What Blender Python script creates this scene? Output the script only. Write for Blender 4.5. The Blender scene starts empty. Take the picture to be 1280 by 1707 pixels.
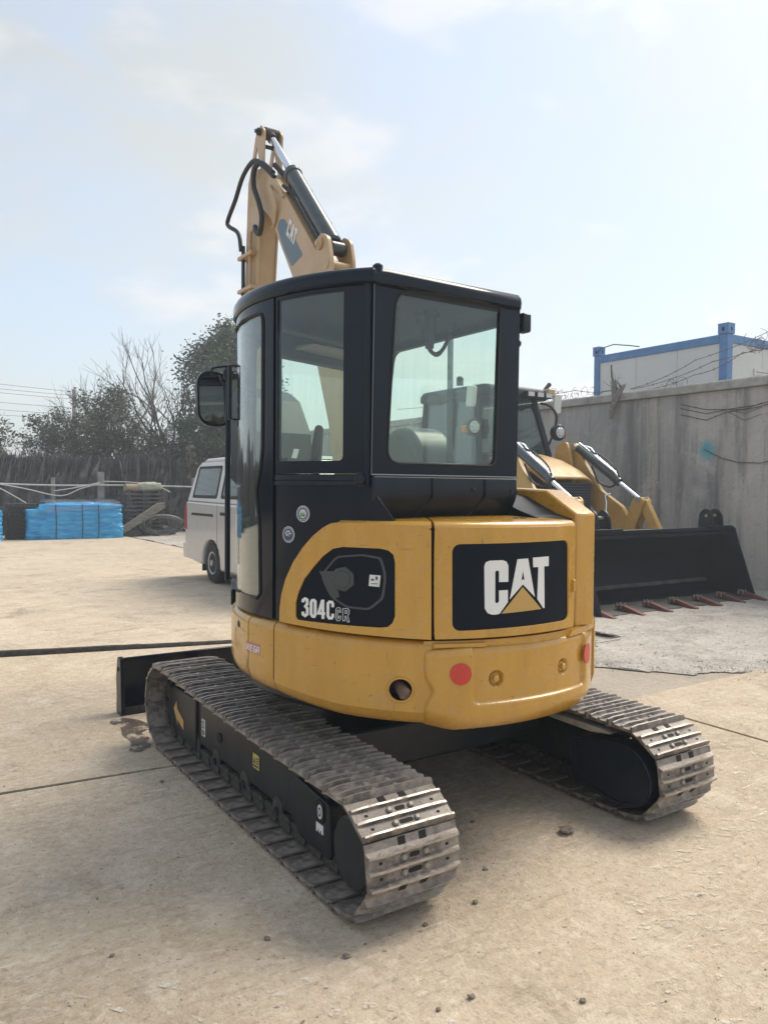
import bpy, bmesh, math, random
from mathutils import Vector, Matrix, noise
from mathutils.geometry import delaunay_2d_cdt
R_ = math.radians
rnd = random.Random(7)
SC = bpy.context.scene
COL = SC.collection

# ------------------------------------------------------------------ camera
def make_camera():
    f, C = 1293.64, Vector((-2.40006, -3.52772, 1.58393))
    yaw, pitch, roll = 0.583537, -0.030299, 0.0082466
    fw = Vector((math.sin(yaw)*math.cos(pitch), math.cos(yaw)*math.cos(pitch), math.sin(pitch)))
    r = Vector((math.cos(yaw), -math.sin(yaw), 0)); u = r.cross(fw)
    c, s = math.cos(roll), math.sin(roll)
    r2 = c*r + s*u; u2 = -s*r + c*u
    cd = bpy.data.cameras.new('camera'); co = bpy.data.objects.new('camera', cd); COL.objects.link(co)
    cd.sensor_fit = 'HORIZONTAL'; cd.sensor_width = 36; cd.lens = 36*f/1280
    cd.clip_start = .05; cd.clip_end = 1500
    co.matrix_world = Matrix(((r2.x, u2.x, -fw.x, C.x), (r2.y, u2.y, -fw.y, C.y), (r2.z, u2.z, -fw.z, C.z), (0, 0, 0, 1)))
    SC.camera = co
make_camera()

# ------------------------------------------------------------------ sky and sun
SUN_AZ, SUN_EL = 84.0, 52.0          # degrees clockwise from +Y, above the horizon
def make_world():
    w = bpy.data.worlds.new('World'); SC.world = w; w.use_nodes = True
    nt = w.node_tree; N = nt.nodes; L = nt.links; N.clear()
    out = N.new('ShaderNodeOutputWorld'); bg = N.new('ShaderNodeBackground'); bg.inputs[1].default_value = 0.14
    sky = N.new('ShaderNodeTexSky'); sky.sky_type = 'NISHITA'; sky.sun_disc = False
    sky.sun_elevation = R_(SUN_EL); sky.sun_rotation = R_(SUN_AZ)
    sky.air_density = 1.0; sky.dust_density = 1.6; sky.ozone_density = .75
    tc = N.new('ShaderNodeTexCoord'); mp = N.new('ShaderNodeMapping'); mp.inputs['Scale'].default_value = (1.5, 1.5, 3.6)
    mp.inputs['Location'].default_value = (.35, .1, .25)
    L.new(tc.outputs['Generated'], mp.inputs[0])
    n1 = N.new('ShaderNodeTexNoise'); n1.inputs['Scale'].default_value = 1.7; n1.inputs['Detail'].default_value = 7; n1.inputs['Roughness'].default_value = .55
    n1.inputs['Distortion'].default_value = .5
    L.new(mp.outputs[0], n1.inputs['Vector'])
    rp = N.new('ShaderNodeValToRGB'); rp.color_ramp.elements[0].position = .42; rp.color_ramp.elements[1].position = .66
    rp.color_ramp.elements[0].color = (.52, .52, .52, 1); rp.color_ramp.elements[1].color = (.96, .96, .96, 1)
    L.new(n1.outputs['Fac'], rp.inputs[0])
    # thin high cloud and haze takes its brightness from the sky behind it
    bw = N.new('ShaderNodeRGBToBW'); L.new(sky.outputs[0], bw.inputs[0])
    # the whole sky is veiled: brightness evened out, hue kept
    pw = N.new('ShaderNodeMath'); pw.operation = 'POWER'; pw.inputs[1].default_value = .42; L.new(bw.outputs[0], pw.inputs[0])
    mu = N.new('ShaderNodeMath'); mu.operation = 'MULTIPLY'; mu.inputs[1].default_value = 1.62; L.new(pw.outputs[0], mu.inputs[0])
    dv = N.new('ShaderNodeMath'); dv.operation = 'DIVIDE'; L.new(mu.outputs[0], dv.inputs[0]); L.new(bw.outputs[0], dv.inputs[1])
    veil = N.new('ShaderNodeVectorMath'); veil.operation = 'SCALE'; L.new(sky.outputs[0], veil.inputs[0]); L.new(dv.outputs[0], veil.inputs['Scale'])
    tint = N.new('ShaderNodeMix'); tint.data_type = 'RGBA'; tint.blend_type = 'MULTIPLY'; tint.inputs[0].default_value = 1
    tint.inputs[7].default_value = (.95, .995, .99, 1); L.new(mu.outputs[0], tint.inputs[6])
    mx = N.new('ShaderNodeMix'); mx.data_type = 'RGBA'
    L.new(rp.outputs[0], mx.inputs[0]); L.new(veil.outputs[0], mx.inputs[6]); L.new(tint.outputs[2], mx.inputs[7])
    # brighter puffs of cumulus inside the haze
    m3 = N.new('ShaderNodeMapping'); m3.inputs['Scale'].default_value = (2.2, 2.2, 4.6); m3.inputs['Location'].default_value = (.8, .35, .1); L.new(tc.outputs['Generated'], m3.inputs[0])
    n3 = N.new('ShaderNodeTexNoise'); n3.inputs['Scale'].default_value = 2.1; n3.inputs['Detail'].default_value = 8; n3.inputs['Roughness'].default_value = .52; n3.inputs['Distortion'].default_value = .25
    L.new(m3.outputs[0], n3.inputs['Vector'])
    r3 = N.new('ShaderNodeMapRange'); r3.interpolation_type = 'SMOOTHSTEP'; r3.inputs[1].default_value = .50; r3.inputs[2].default_value = .66; r3.inputs[4].default_value = .7; L.new(n3.outputs['Fac'], r3.inputs[0])
    puff = N.new('ShaderNodeMath'); puff.operation = 'MULTIPLY_ADD'; puff.inputs[1].default_value = 1.16; puff.inputs[2].default_value = .1; L.new(mu.outputs[0], puff.inputs[0])
    x3 = N.new('ShaderNodeMix'); x3.data_type = 'RGBA'; L.new(r3.outputs[0], x3.inputs[0]); L.new(mx.outputs[2], x3.inputs[6]); L.new(puff.outputs[0], x3.inputs[7]); mx = x3
    L.new(mx.outputs[2], bg.inputs[0]); L.new(bg.outputs[0], out.inputs[0])
make_world()
def make_sun():
    ld = bpy.data.lights.new('sun', 'SUN'); ld.energy = 1.8; ld.angle = R_(36); ld.color = (1, .90, .76)
    o = bpy.data.objects.new('sun', ld); COL.objects.link(o)
    a, e = R_(SUN_AZ), R_(SUN_EL)
    d = Vector((math.sin(a)*math.cos(e), math.cos(a)*math.cos(e), math.sin(e)))
    o.rotation_euler = d.to_track_quat('Z', 'Y').to_euler(); o.location = (8, 2, 12)
make_sun()
vs = SC.view_settings; vs.view_transform = 'Standard'; vs.look = 'None'; vs.exposure = 1.12; vs.gamma = 1.0
vs.use_curve_mapping = False
SC.cycles.max_bounces = 10; SC.cycles.transparent_max_bounces = 16

# ------------------------------------------------------------------ materials
def M(name, col, rough=.5, metal=0, col2=None, scale=6, lo=.4, hi=.62, bump=0, bscale=60, coat=0, stretch=(1, 1, 1),
      dust=None, dscale=9, dlo=.5, dhi=.75, spec=.5, detail=6, chips=None):
    m = bpy.data.materials.new(name); m.use_nodes = True
    nt = m.node_tree; N = nt.nodes; L = nt.links
    b = N['Principled BSDF']
    b.inputs['Roughness'].default_value = rough; b.inputs['Metallic'].default_value = metal
    b.inputs['Coat Weight'].default_value = coat; b.inputs['Coat Roughness'].default_value = .08
    b.inputs['Specular IOR Level'].default_value = spec
    b.inputs['Base Color'].default_value = (*col, 1)
    tc = N.new('ShaderNodeTexCoord'); mp = N.new('ShaderNodeMapping'); mp.inputs['Scale'].default_value = stretch
    L.new(tc.outputs['Object'], mp.inputs[0])
    src = None
    if col2:
        n = N.new('ShaderNodeTexNoise'); n.inputs['Scale'].default_value = scale; n.inputs['Detail'].default_value = detail
        n.inputs['Roughness'].default_value = .6
        L.new(mp.outputs[0], n.inputs['Vector'])
        r = N.new('ShaderNodeValToRGB'); r.color_ramp.elements[0].position = lo; r.color_ramp.elements[1].position = hi
        r.color_ramp.elements[0].color = (*col, 1); r.color_ramp.elements[1].color = (*col2, 1)
        L.new(n.outputs['Fac'], r.inputs[0]); src = r.outputs[0]
    if dust:
        n = N.new('ShaderNodeTexNoise'); n.inputs['Scale'].default_value = dscale; n.inputs['Detail'].default_value = 9
        n.inputs['Roughness'].default_value = .7
        L.new(tc.outputs['Object'], n.inputs['Vector'])
        r = N.new('ShaderNodeMapRange'); r.inputs[1].default_value = dlo; r.inputs[2].default_value = dhi
        r.inputs[4].default_value = dust[3] if len(dust) > 3 else .8
        L.new(n.outputs['Fac'], r.inputs[0])
        x = N.new('ShaderNodeMix'); x.data_type = 'RGBA'; x.inputs[7].default_value = (*dust[:3], 1)
        if src: L.new(src, x.inputs[6])
        else: x.inputs[6].default_value = (*col, 1)
        L.new(r.outputs[0], x.inputs[0]); src = x.outputs[2]
        rr = N.new('ShaderNodeMapRange'); rr.inputs[3].default_value = rough; rr.inputs[4].default_value = .9
        L.new(r.outputs[0], rr.inputs[0]); L.new(rr.outputs[0], b.inputs['Roughness'])
    if chips:                                       # small chips and hairline scratches in the paint
        for sc_, st_, lo_, hi_ in ((42, (1, 1, 1), .70, .73), (9, (1, 1, 14), .70, .72), (7, (9, 9, 1), .71, .73)):
            m9 = N.new('ShaderNodeMapping'); m9.inputs['Scale'].default_value = st_; L.new(tc.outputs['Object'], m9.inputs[0])
            n = N.new('ShaderNodeTexNoise'); n.inputs['Scale'].default_value = sc_; n.inputs['Detail'].default_value = 4; L.new(m9.outputs[0], n.inputs['Vector'])
            r = N.new('ShaderNodeMapRange'); r.inputs[1].default_value = lo_; r.inputs[2].default_value = hi_; r.inputs[4].default_value = .7; L.new(n.outputs['Fac'], r.inputs[0])
            x = N.new('ShaderNodeMix'); x.data_type = 'RGBA'; x.inputs[7].default_value = (*chips, 1)
            if src: L.new(src, x.inputs[6])
            else: x.inputs[6].default_value = (*col, 1)
            L.new(r.outputs[0], x.inputs[0]); src = x.outputs[2]
    if src: L.new(src, b.inputs['Base Color'])
    if bump:
        n = N.new('ShaderNodeTexNoise'); n.inputs['Scale'].default_value = bscale; n.inputs['Detail'].default_value = 5
        L.new(mp.outputs[0], n.inputs['Vector'])
        bp = N.new('ShaderNodeBump'); bp.inputs['Strength'].default_value = bump; bp.inputs['Distance'].default_value = .02
        L.new(n.outputs['Fac'], bp.inputs['Height']); L.new(bp.outputs[0], b.inputs['Normal'])
    return m

def glass(name, tint, refl=.12, rough=.02, ior=1.5):
    m = bpy.data.materials.new(name); m.use_nodes = True
    nt = m.node_tree; N = nt.nodes; L = nt.links; N.clear()
    out = N.new('ShaderNodeOutputMaterial'); t = N.new('ShaderNodeBsdfTransparent'); t.inputs[0].default_value = (*tint, 1)
    g = N.new('ShaderNodeBsdfGlossy'); g.inputs['Roughness'].default_value = rough; g.inputs[0].default_value = (.95, .97, 1, 1)
    lw = N.new('ShaderNodeLayerWeight'); lw.inputs[0].default_value = .5
    pw = N.new('ShaderNodeMath'); pw.operation = 'POWER'; pw.inputs[1].default_value = 4.5; L.new(lw.outputs['Facing'], pw.inputs[0])
    ad = N.new('ShaderNodeMath'); ad.operation = 'MULTIPLY_ADD'; ad.inputs[1].default_value = .9; ad.inputs[2].default_value = refl*.5; ad.use_clamp = True
    L.new(pw.outputs[0], ad.inputs[0])
    mx = N.new('ShaderNodeMixShader'); L.new(ad.outputs[0], mx.inputs[0]); L.new(t.outputs[0], mx.inputs[1]); L.new(g.outputs[0], mx.inputs[2])
    # thin film of dust on the pane
    tc = N.new('ShaderNodeTexCoord'); mp = N.new('ShaderNodeMapping'); mp.inputs['Scale'].default_value = (14, 14, 1.2); L.new(tc.outputs['Object'], mp.inputs[0])
    n = N.new('ShaderNodeTexNoise'); n.inputs['Scale'].default_value = 2.0; n.inputs['Detail'].default_value = 6; L.new(mp.outputs[0], n.inputs['Vector'])
    rg = N.new('ShaderNodeMapRange'); rg.inputs[1].default_value = .42; rg.inputs[2].default_value = .75; rg.inputs[3].default_value = .002; rg.inputs[4].default_value = .03
    L.new(n.outputs['Fac'], rg.inputs[0])
    df = N.new('ShaderNodeBsdfDiffuse'); df.inputs[0].default_value = (.5, .53, .5, 1)
    m2 = N.new('ShaderNodeMixShader'); L.new(rg.outputs[0], m2.inputs[0]); L.new(mx.outputs[0], m2.inputs[1]); L.new(df.outputs[0], m2.inputs[2])
    L.new(m2.outputs[0], out.inputs[0])
    return m

MAT = dict(
    yellow=M('yellow_paint', (.56, .305, .047), .26, col2=(.51, .272, .041), scale=4, stretch=(3, 3, .7), lo=.40, hi=.62, coat=.5, dust=(.44, .33, .18, .45), dscale=13, dlo=.54, dhi=.72, chips=(.20, .12, .05)),
    boom_yellow_hazed=M('boom_yellow_hazy_paint', (.50, .345, .19), .38, col2=(.45, .30, .15), scale=4, coat=.2, dust=(.45, .36, .26, .4), dscale=9),  # body yellow made paler: haze and backlight mixed into the colour
    loader_yellow=M('loader_yellow_paint', (.52, .33, .10), .42, col2=(.46, .27, .07), scale=4, coat=.1, dust=(.48, .38, .24, .5), dscale=6),
    black=M('black_gloss_paint', (.003, .008, .018), .12, spec=.22, coat=.10, dust=(.12, .13, .15, .05), dscale=5, dlo=.5, dhi=.85),
    black_satin=M('black_satin_paint', (.005, .011, .021), .30, spec=.3, col2=(.009, .016, .027), scale=5, dust=(.16, .15, .14, .12), dscale=11, dlo=.55, dhi=.85),
    frame=M('black_frame_paint', (.006, .011, .018), .34, spec=.35, col2=(.014, .017, .021), scale=3, stretch=(1, 3, .4), dust=(.16, .145, .12, .25), dscale=7, dlo=.54, dhi=.85),
    decal=M('black_decal', (.003, .008, .017), .32, spec=.14),
    cover=M('dark_grey_plastic', (.035, .04, .045), .38, dust=(.2, .2, .19, .3), dscale=14),
    rubber=M('rubber', (.018, .018, .019), .7, bump=.15, bscale=80),
    hose=M('black_hose', (.012, .013, .016), .5, bump=.1, bscale=200),
    ridge=M('bare_grouser_edge', (.36, .33, .30), .38, metal=.65, col2=(.52, .48, .44), scale=18, dust=(.30, .25, .21, .7), dscale=26, dlo=.5, dhi=.68),
    shoe=M('worn_track_steel', (.12, .105, .096), .42, metal=.30, col2=(.26, .23, .205), scale=7, lo=.36, hi=.62, bump=.18, bscale=110,
           dust=(.42, .365, .31, .8), dscale=26, dlo=.46, dhi=.66),
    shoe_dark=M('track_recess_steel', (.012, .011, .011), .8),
    bolt=M('bolt_steel', (.30, .27, .24), .5, metal=.3, dust=(.40, .36, .30, .6), dscale=30),
    steel=M('polished_rod', (.72, .76, .82), .12, metal=1),
    cylinder=M('cylinder_black', (.022, .035, .042), .28, coat=.3, dust=(.2, .21, .2, .2)),
    white=M('white_print', (.78, .79, .78), .5),
    paper=M('white_sticker', (.70, .71, .68), .5, dust=(.45, .42, .36, .5), dscale=40),
    red=M('red_reflector', (.60, .045, .03), .35, col2=(.52, .035, .025), scale=90, coat=.3),
    logo_yellow=M('logo_yellow', (.52, .33, .10), .5),
    logo_red=M('pale_red_label', (.46, .19, .15), .5),
    arrow=M('orange_arrow', (.52, .31, .10), .55, dust=(.3, .24, .17, .5), dscale=30),
    warn=M('warning_yellow', (.56, .45, .10), .5, dust=(.35, .3, .2, .5), dscale=40),
    navy=M('navy_print', (.035, .05, .12), .5),
    pale=M('pale_print', (.62, .66, .68), .5),
    green=M('green_print', (.06, .22, .06), .5),
    rust=M('rusty_pipe', (.24, .16, .13), .7, col2=(.14, .09, .07), scale=20),
    glass=glass('green_tinted_glass', (.925, .978, .942), .09),
    door_glass=glass('door_glass', (.80, .88, .86), .22),
    dark_glass=glass('smoky_glass', (.40, .46, .46), .16),
    van_glass=glass('van_glass', (.35, .40, .40), .22),
    mirror=M('mirror_face', (.80, .83, .85), .04, metal=1),
    liner=M('beige_liner', (.42, .39, .35), .8),
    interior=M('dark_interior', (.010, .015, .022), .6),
    seat=M('seat_fabric', (.03, .033, .038), .9, bump=.2, bscale=150),
    chain=M('chain_steel', (.035, .031, .028), .75, dust=(.2, .18, .15, .6), dscale=30),
)

# ------------------------------------------------------------------ mesh helpers
class MB:
    def __init__(s): s.v = []; s.f = []; s.m = []
    def add(s, vs, fs, mi=0):
        o = len(s.v); s.v += [tuple(p) for p in vs]
        for f in fs: s.f.append([i+o for i in f]); s.m.append(mi)
        return s
    def box(s, x0, x1, y0, y1, z0, z1, mi=0):
        return s.add([(x0, y0, z0), (x1, y0, z0), (x1, y1, z0), (x0, y1, z0), (x0, y0, z1), (x1, y0, z1), (x1, y1, z1), (x0, y1, z1)],
                     [(0, 3, 2, 1), (4, 5, 6, 7), (0, 1, 5, 4), (1, 2, 6, 5), (2, 3, 7, 6), (3, 0, 4, 7)], mi)
    def prism(s, poly, axis, a, b, mi=0):
        def P(p, t):
            return (t, p[0], p[1]) if axis == 'x' else (p[0], t, p[1]) if axis == 'y' else (p[0], p[1], t)
        n = len(poly); A = sum(poly[i-1][0]*poly[i][1]-poly[i][0]*poly[i-1][1] for i in range(n))
        if (A < 0) != (axis == 'y'): poly = poly[::-1]
        if a > b: a, b = b, a
        vs = [P(p, a) for p in poly]+[P(p, b) for p in poly]
        fs = [tuple(range(n-1, -1, -1)), tuple(range(n, 2*n))]+[(i, (i+1) % n, (i+1) % n+n, i+n) for i in range(n)]
        return s.add(vs, fs, mi)
    def tube(s, path, r, n=8, mi=0, caps=True):
        path = [Vector(p) for p in path]; k = len(path)
        rs = r if isinstance(r, (list, tuple)) else [r]*k
        t = (path[1]-path[0]).normalized(); up = Vector((0, 0, 1)) if abs(t.z) < .9 else Vector((1, 0, 0))
        u = t.cross(up).normalized(); vs = []
        for i, p in enumerate(path):
            a = path[max(i-1, 0)]; b = path[min(i+1, k-1)]; t = (b-a)
            t = t.normalized() if t.length > 1e-9 else Vector((0, 0, 1))
            u = (u-t*u.dot(t)); u = u.normalized() if u.length > 1e-6 else t.orthogonal().normalized()
            w = t.cross(u)
            for j in range(n):
                q = 2*math.pi*j/n; vs.append(p+(u*math.cos(q)+w*math.sin(q))*rs[i])
        fs = []
        for i in range(k-1):
            for j in range(n):
                fs.append((i*n+j, i*n+(j+1) % n, (i+1)*n+(j+1) % n, (i+1)*n+j))
        if caps: fs += [tuple(range(n-1, -1, -1)), tuple((k-1)*n+j for j in range(n))]
        return s.add(vs, fs, mi)
    def cyl(s, p0, p1, r, n=16, mi=0, r1=None): return s.tube([p0, p1], [r, r if r1 is None else r1], n, mi)
    def lathe(s, prof, c, axis, n=24, mi=0):
        vs = []; fs = []; k = len(prof); c = Vector(c)
        for (r, h) in prof:
            for j in range(n):
                q = 2*math.pi*j/n; a, b = r*math.cos(q), r*math.sin(q)
                d = (h, a, b) if axis == 'x' else (b, h, a) if axis == 'y' else (a, b, h)
                vs.append(c+Vector(d))
        for i in range(k-1):
            for j in range(n): fs.append((i*n+j, i*n+(j+1) % n, (i+1)*n+(j+1) % n, (i+1)*n+j))
        fs += [tuple(range(n-1, -1, -1)), tuple((k-1)*n+j for j in range(n))]
        return s.add(vs, fs, mi)
    def grid(s, fn, nu, nv, mi=0):
        vs = [fn(i/nu, j/nv) for j in range(nv+1) for i in range(nu+1)]
        fs = [(j*(nu+1)+i, j*(nu+1)+i+1, (j+1)*(nu+1)+i+1, (j+1)*(nu+1)+i) for j in range(nv) for i in range(nu)]
        return s.add(vs, fs, mi)
    def sheet(s, outer, holes, fn, thick, du=None, mi=0):
        """flat outline (u,v) with holes, bent by fn(u,v,depth), given a thickness"""
        pts = [Vector(p) for p in outer]; edges = [(i, (i+1) % len(outer)) for i in range(len(outer))]
        for h in holes:
            o = len(pts); pts += [Vector(p) for p in h]; edges += [(o+i, o+(i+1) % len(h)) for i in range(len(h))]
        V, E, F, *_ = delaunay_2d_cdt(pts, edges, [], 0, 1e-7)
        def inside(p, poly):
            c = False
            for i in range(len(poly)):
                (x1, y1), (x2, y2) = poly[i-1], poly[i]
                if (y1 > p[1]) != (y2 > p[1]) and p[0] < (x2-x1)*(p[1]-y1)/(y2-y1)+x1: c = not c
            return c
        bm = bmesh.new(); bv = [bm.verts.new((p[0], p[1], 0)) for p in V]
        for f in F:
            c = sum((V[i] for i in f), Vector((0, 0)))/len(f)
            if inside(c, outer) and not any(inside(c, h) for h in holes):
                a, b, d = (V[i] for i in f[:3])
                g = f if (b-a).cross(d-a) > 0 else f[::-1]
                try: bm.faces.new([bv[i] for i in g])
                except ValueError: pass
        if du:
            us = [p[0] for p in outer]; u = math.floor(min(us)/du)*du+du
            while u < max(us)-1e-6:
                bmesh.ops.bisect_plane(bm, geom=bm.verts[:]+bm.edges[:]+bm.faces[:], plane_co=(u, 0, 0), plane_no=(1, 0, 0), dist=1e-6); u += du
        bmesh.ops.delete(bm, geom=[v for v in bm.verts if not v.link_faces], context='VERTS')
        bm.verts.index_update(); n = len(bm.verts)
        co = [(v.co.x, v.co.y) for v in bm.verts]
        vs = [fn(u, w, 0) for u, w in co]+[fn(u, w, thick) for u, w in co]
        fs = []
        for f in bm.faces:
            ix = [v.index for v in f.verts]; fs.append(ix); fs.append([i+n for i in reversed(ix)])
        for e in bm.edges:
            if len(e.link_faces) == 1:
                l = e.link_faces[0].loops
                for lp in l:
                    if lp.edge == e:
                        a, b = lp.vert.index, lp.link_loop_next.vert.index
                        fs.append([b, a, a+n, b+n])
        bm.free()
        return s.add(vs, fs, mi)
    def build(s, name, mat, parent=None, smooth=30, bevel=0, seg=2, loc=None, weld=False):
        me = bpy.data.meshes.new(name)
        off = Vector(parent.matrix_world.translation if parent else (0, 0, 0)) if loc is None else Vector(loc)
        # parents are never rotated while building, so a plain offset is enough
        off = ABS.get(parent, Vector((0, 0, 0))) if loc is None else Vector(loc)
        me.from_pydata([tuple(Vector(p)-off) for p in s.v], [], s.f)
        for m in (mat if isinstance(mat, (list, tuple)) else [mat]): me.materials.append(MAT[m] if isinstance(m, str) else m)
        me.polygons.foreach_set('material_index', s.m)
        if weld:
            bm = bmesh.new(); bm.from_mesh(me); bmesh.ops.remove_doubles(bm, verts=bm.verts, dist=1e-5); bm.to_mesh(me); bm.free()
        me.validate(); me.update()
        if smooth:
            me.polygons.foreach_set('use_smooth', [True]*len(me.polygons)); me.set_sharp_from_angle(angle=R_(smooth))
        o = bpy.data.objects.new(name, me); COL.objects.link(o)
        if parent: o.parent = parent
        ABS[o] = off
        if loc is not None and not parent: o.location = loc
        if bevel:
            b = o.modifiers.new('edge', 'BEVEL'); b.width = bevel; b.segments = seg; b.limit_method = 'ANGLE'; b.angle_limit = R_(35)
        return o
ABS = {}
def thing(name, label, cat, loc=(0, 0, 0), group=None):
    o = bpy.data.objects.new(name, None); COL.objects.link(o); o.location = loc; o.empty_display_size = .2
    o['label'] = label; o['category'] = cat
    if group: o['group'] = group
    ABS[o] = Vector(loc); return o
def tag(o, label, cat, group=None):
    o['label'] = label; o['category'] = cat
    if group: o['group'] = group
    return o
def struct(o): o['kind'] = 'structure'; return o
def stuff(o): o['kind'] = 'stuff'; return o
def inst(src, name, parent, mw):
    """another object on the same mesh"""
    o = bpy.data.objects.new(name, src.data); COL.objects.link(o); o.parent = parent; o.matrix_local = mw; return o
def round_poly(pts, r, n=5):
    out = []; k = len(pts)
    for i in range(k):
        a, b, c = Vector(pts[i-1]), Vector(pts[i]), Vector(pts[(i+1) % k])
        rr = r[i] if isinstance(r, (list, tuple)) else r
        if rr <= 0: out.append(tuple(b)); continue
        d1 = (a-b); d2 = (c-b); q = min(rr, d1.length*.49, d2.length*.49)
        p1 = b+d1.normalized()*q; p2 = b+d2.normalized()*q
        for j in range(n+1):
            t = j/n; out.append(tuple(p1*(1-t)**2+b*2*t*(1-t)+p2*t*t))
    return out
def lerp(tab, x):
    if x <= tab[0][0]: return tab[0][1]
    for (a, p), (b, q) in zip(tab, tab[1:]):
        if x <= b: return p+(q-p)*(x-a)/(b-a)
    return tab[-1][1]
def sstep(a, b, x):
    t = min(1, max(0, (x-a)/(b-a))); return t*t*(3-2*t)

# outlines of cover panels, decals and lettering, as (angle round the swing centre in degrees, height in metres)
HOOD=[(-72.6,0.9988),(-72.43,1.0584),(-71.82,1.1185),(-70.37,1.1868),(-67.77,1.2629),(-64.76,1.3272),(-61.65,1.3796),(-58.69,1.4168),(-56.32,1.437),(-54.01,1.4421),(-32.03,1.4319),(-31.0,1.4134),(-30.72,0.9648)]
DECAL=[(-66.84,1.0312),(-66.86,1.0894),(-66.04,1.1342),(-64.17,1.1943),(-61.6,1.2437),(-58.64,1.2961),(-55.8,1.33),(-53.05,1.34),(-43.52,1.3375),(-41.44,1.3299),(-40.18,1.313),(-39.75,1.282),(-39.64,1.06),(-40.25,1.0319),(-41.48,1.0139),(-43.36,1.0107),(-64.64,1.0166),(-66.27,1.0175)]
CPAN=[(-25.55,1.0339),(-25.82,1.3132),(-25.35,1.3397),(-24.35,1.3543),(-22.93,1.3595),(5.78,1.3643),(8.19,1.3578),(9.68,1.3389),(10.11,1.3099),(10.79,1.0358),(10.2,1.0188),(7.66,1.0091),(-22.68,1.0008),(-24.52,1.0036)]
L_C=[(-17.41,1.265),(-17.0,1.2816),(-15.91,1.288),(-12.34,1.2886),(-11.32,1.2828),(-10.7,1.2655),(-10.64,1.197),(-13.31,1.1973),(-13.34,1.2398),(-13.53,1.2453),(-14.02,1.2462),(-14.42,1.2403),(-14.32,1.1156),(-14.09,1.11),(-13.64,1.1097),(-13.24,1.1162),(-13.28,1.1622),(-10.75,1.1625),(-10.7,1.1115),(-13.06,1.0639),(-14.18,1.0614),(-15.29,1.0623),(-16.39,1.0698),(-17.15,1.0904)]
L_A=[(-8.0,1.2906),(-4.69,1.2921),(-2.28,1.1253),(-6.26,1.1829),(-10.15,1.1226)]
L_Ah=[(-6.27,1.2411),(-6.73,1.1983),(-6.23,1.2048),(-5.72,1.1989)]
L_T=[(-3.11,1.2946),(2.45,1.2963),(2.5,1.2542),(0.84,1.2543),(1.18,1.0737),(0.77,1.0728),(-1.44,1.116),(-1.21,1.2531),(-2.96,1.2531)]
L_Y=[(-6.3,1.1719),(0.02,1.0711),(-12.51,1.0642)]
NUM=[[(-64.29,1.0937),(-64.2,1.1009),(-65.02,1.1069),(-65.17,1.0944)],[(-64.2,1.1009),(-63.97,1.1033),(-64.01,1.1174),(-65.02,1.1069)],[(-63.97,1.1033),(-63.8,1.1022),(-62.96,1.1105),(-64.01,1.1174)],[(-63.8,1.1022),(-63.76,1.0902),(-62.87,1.0874),(-62.96,1.1105)],[(-63.76,1.0902),(-64.47,1.077),(-63.32,1.079),(-62.87,1.0874)],[(-64.47,1.077),(-63.69,1.0661),(-62.81,1.0716),(-63.32,1.079)],[(-63.69,1.0661),(-63.75,1.0472),(-62.9,1.0422),(-62.81,1.0716)],[(-63.75,1.0472),(-63.97,1.0447),(-63.96,1.0299),(-62.9,1.0422)],[(-63.97,1.0447),(-64.22,1.0467),(-65.08,1.0387),(-63.96,1.0299)],[(-64.22,1.0467),(-64.27,1.055),(-65.16,1.0528),(-65.08,1.0387)],[(-61.68,1.0957),(-61.53,1.1006),(-62.12,1.1106),(-62.54,1.0972)],[(-61.53,1.1006),(-61.45,1.1009),(-61.18,1.114),(-62.12,1.1106)],[(-61.45,1.1009),(-61.29,1.0989),(-60.45,1.1051),(-61.18,1.114)],[(-61.29,1.0989),(-61.27,1.0473),(-60.43,1.0452),(-60.45,1.1051)],[(-61.27,1.0473),(-61.4,1.0441),(-60.96,1.0316),(-60.43,1.0452)],[(-61.4,1.0441),(-61.43,1.0441),(-61.94,1.0325),(-60.96,1.0316)],[(-61.43,1.0441),(-61.66,1.0489),(-62.52,1.0441),(-61.94,1.0325)],[(-61.66,1.0489),(-61.68,1.0957),(-62.54,1.0972),(-62.52,1.0441)],[(-57.92,1.06),(-59.32,1.0603),(-60.39,1.0484),(-57.99,1.0481)],[(-59.32,1.0603),(-58.47,1.104),(-59.2,1.109),(-60.39,1.0484)],[(-58.47,1.104),(-58.34,1.1063),(-58.96,1.1134),(-59.2,1.109)],[(-59.03,1.1122),(-59.0,1.0309),(-58.19,1.032),(-58.22,1.1131)],[(-55.42,1.0847),(-55.42,1.1),(-56.2,1.0961),(-56.2,1.0838)],[(-55.42,1.1),(-55.83,1.1105),(-56.32,1.0992),(-56.2,1.0961)],[(-55.83,1.1105),(-56.9,1.1118),(-56.61,1.0995),(-56.32,1.0992)],[(-56.9,1.1118),(-57.57,1.1004),(-56.78,1.0966),(-56.61,1.0995)],[(-57.57,1.1004),(-57.55,1.043),(-56.76,1.0474),(-56.78,1.0966)],[(-57.55,1.043),(-56.99,1.0308),(-56.57,1.0431),(-56.76,1.0474)],[(-56.99,1.0308),(-55.89,1.0321),(-56.3,1.0435),(-56.57,1.0431)],[(-55.89,1.0321),(-55.4,1.0434),(-56.18,1.0463),(-56.3,1.0435)],[(-55.4,1.0434),(-55.41,1.0571),(-56.18,1.0562),(-56.18,1.0463)]]
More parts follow.
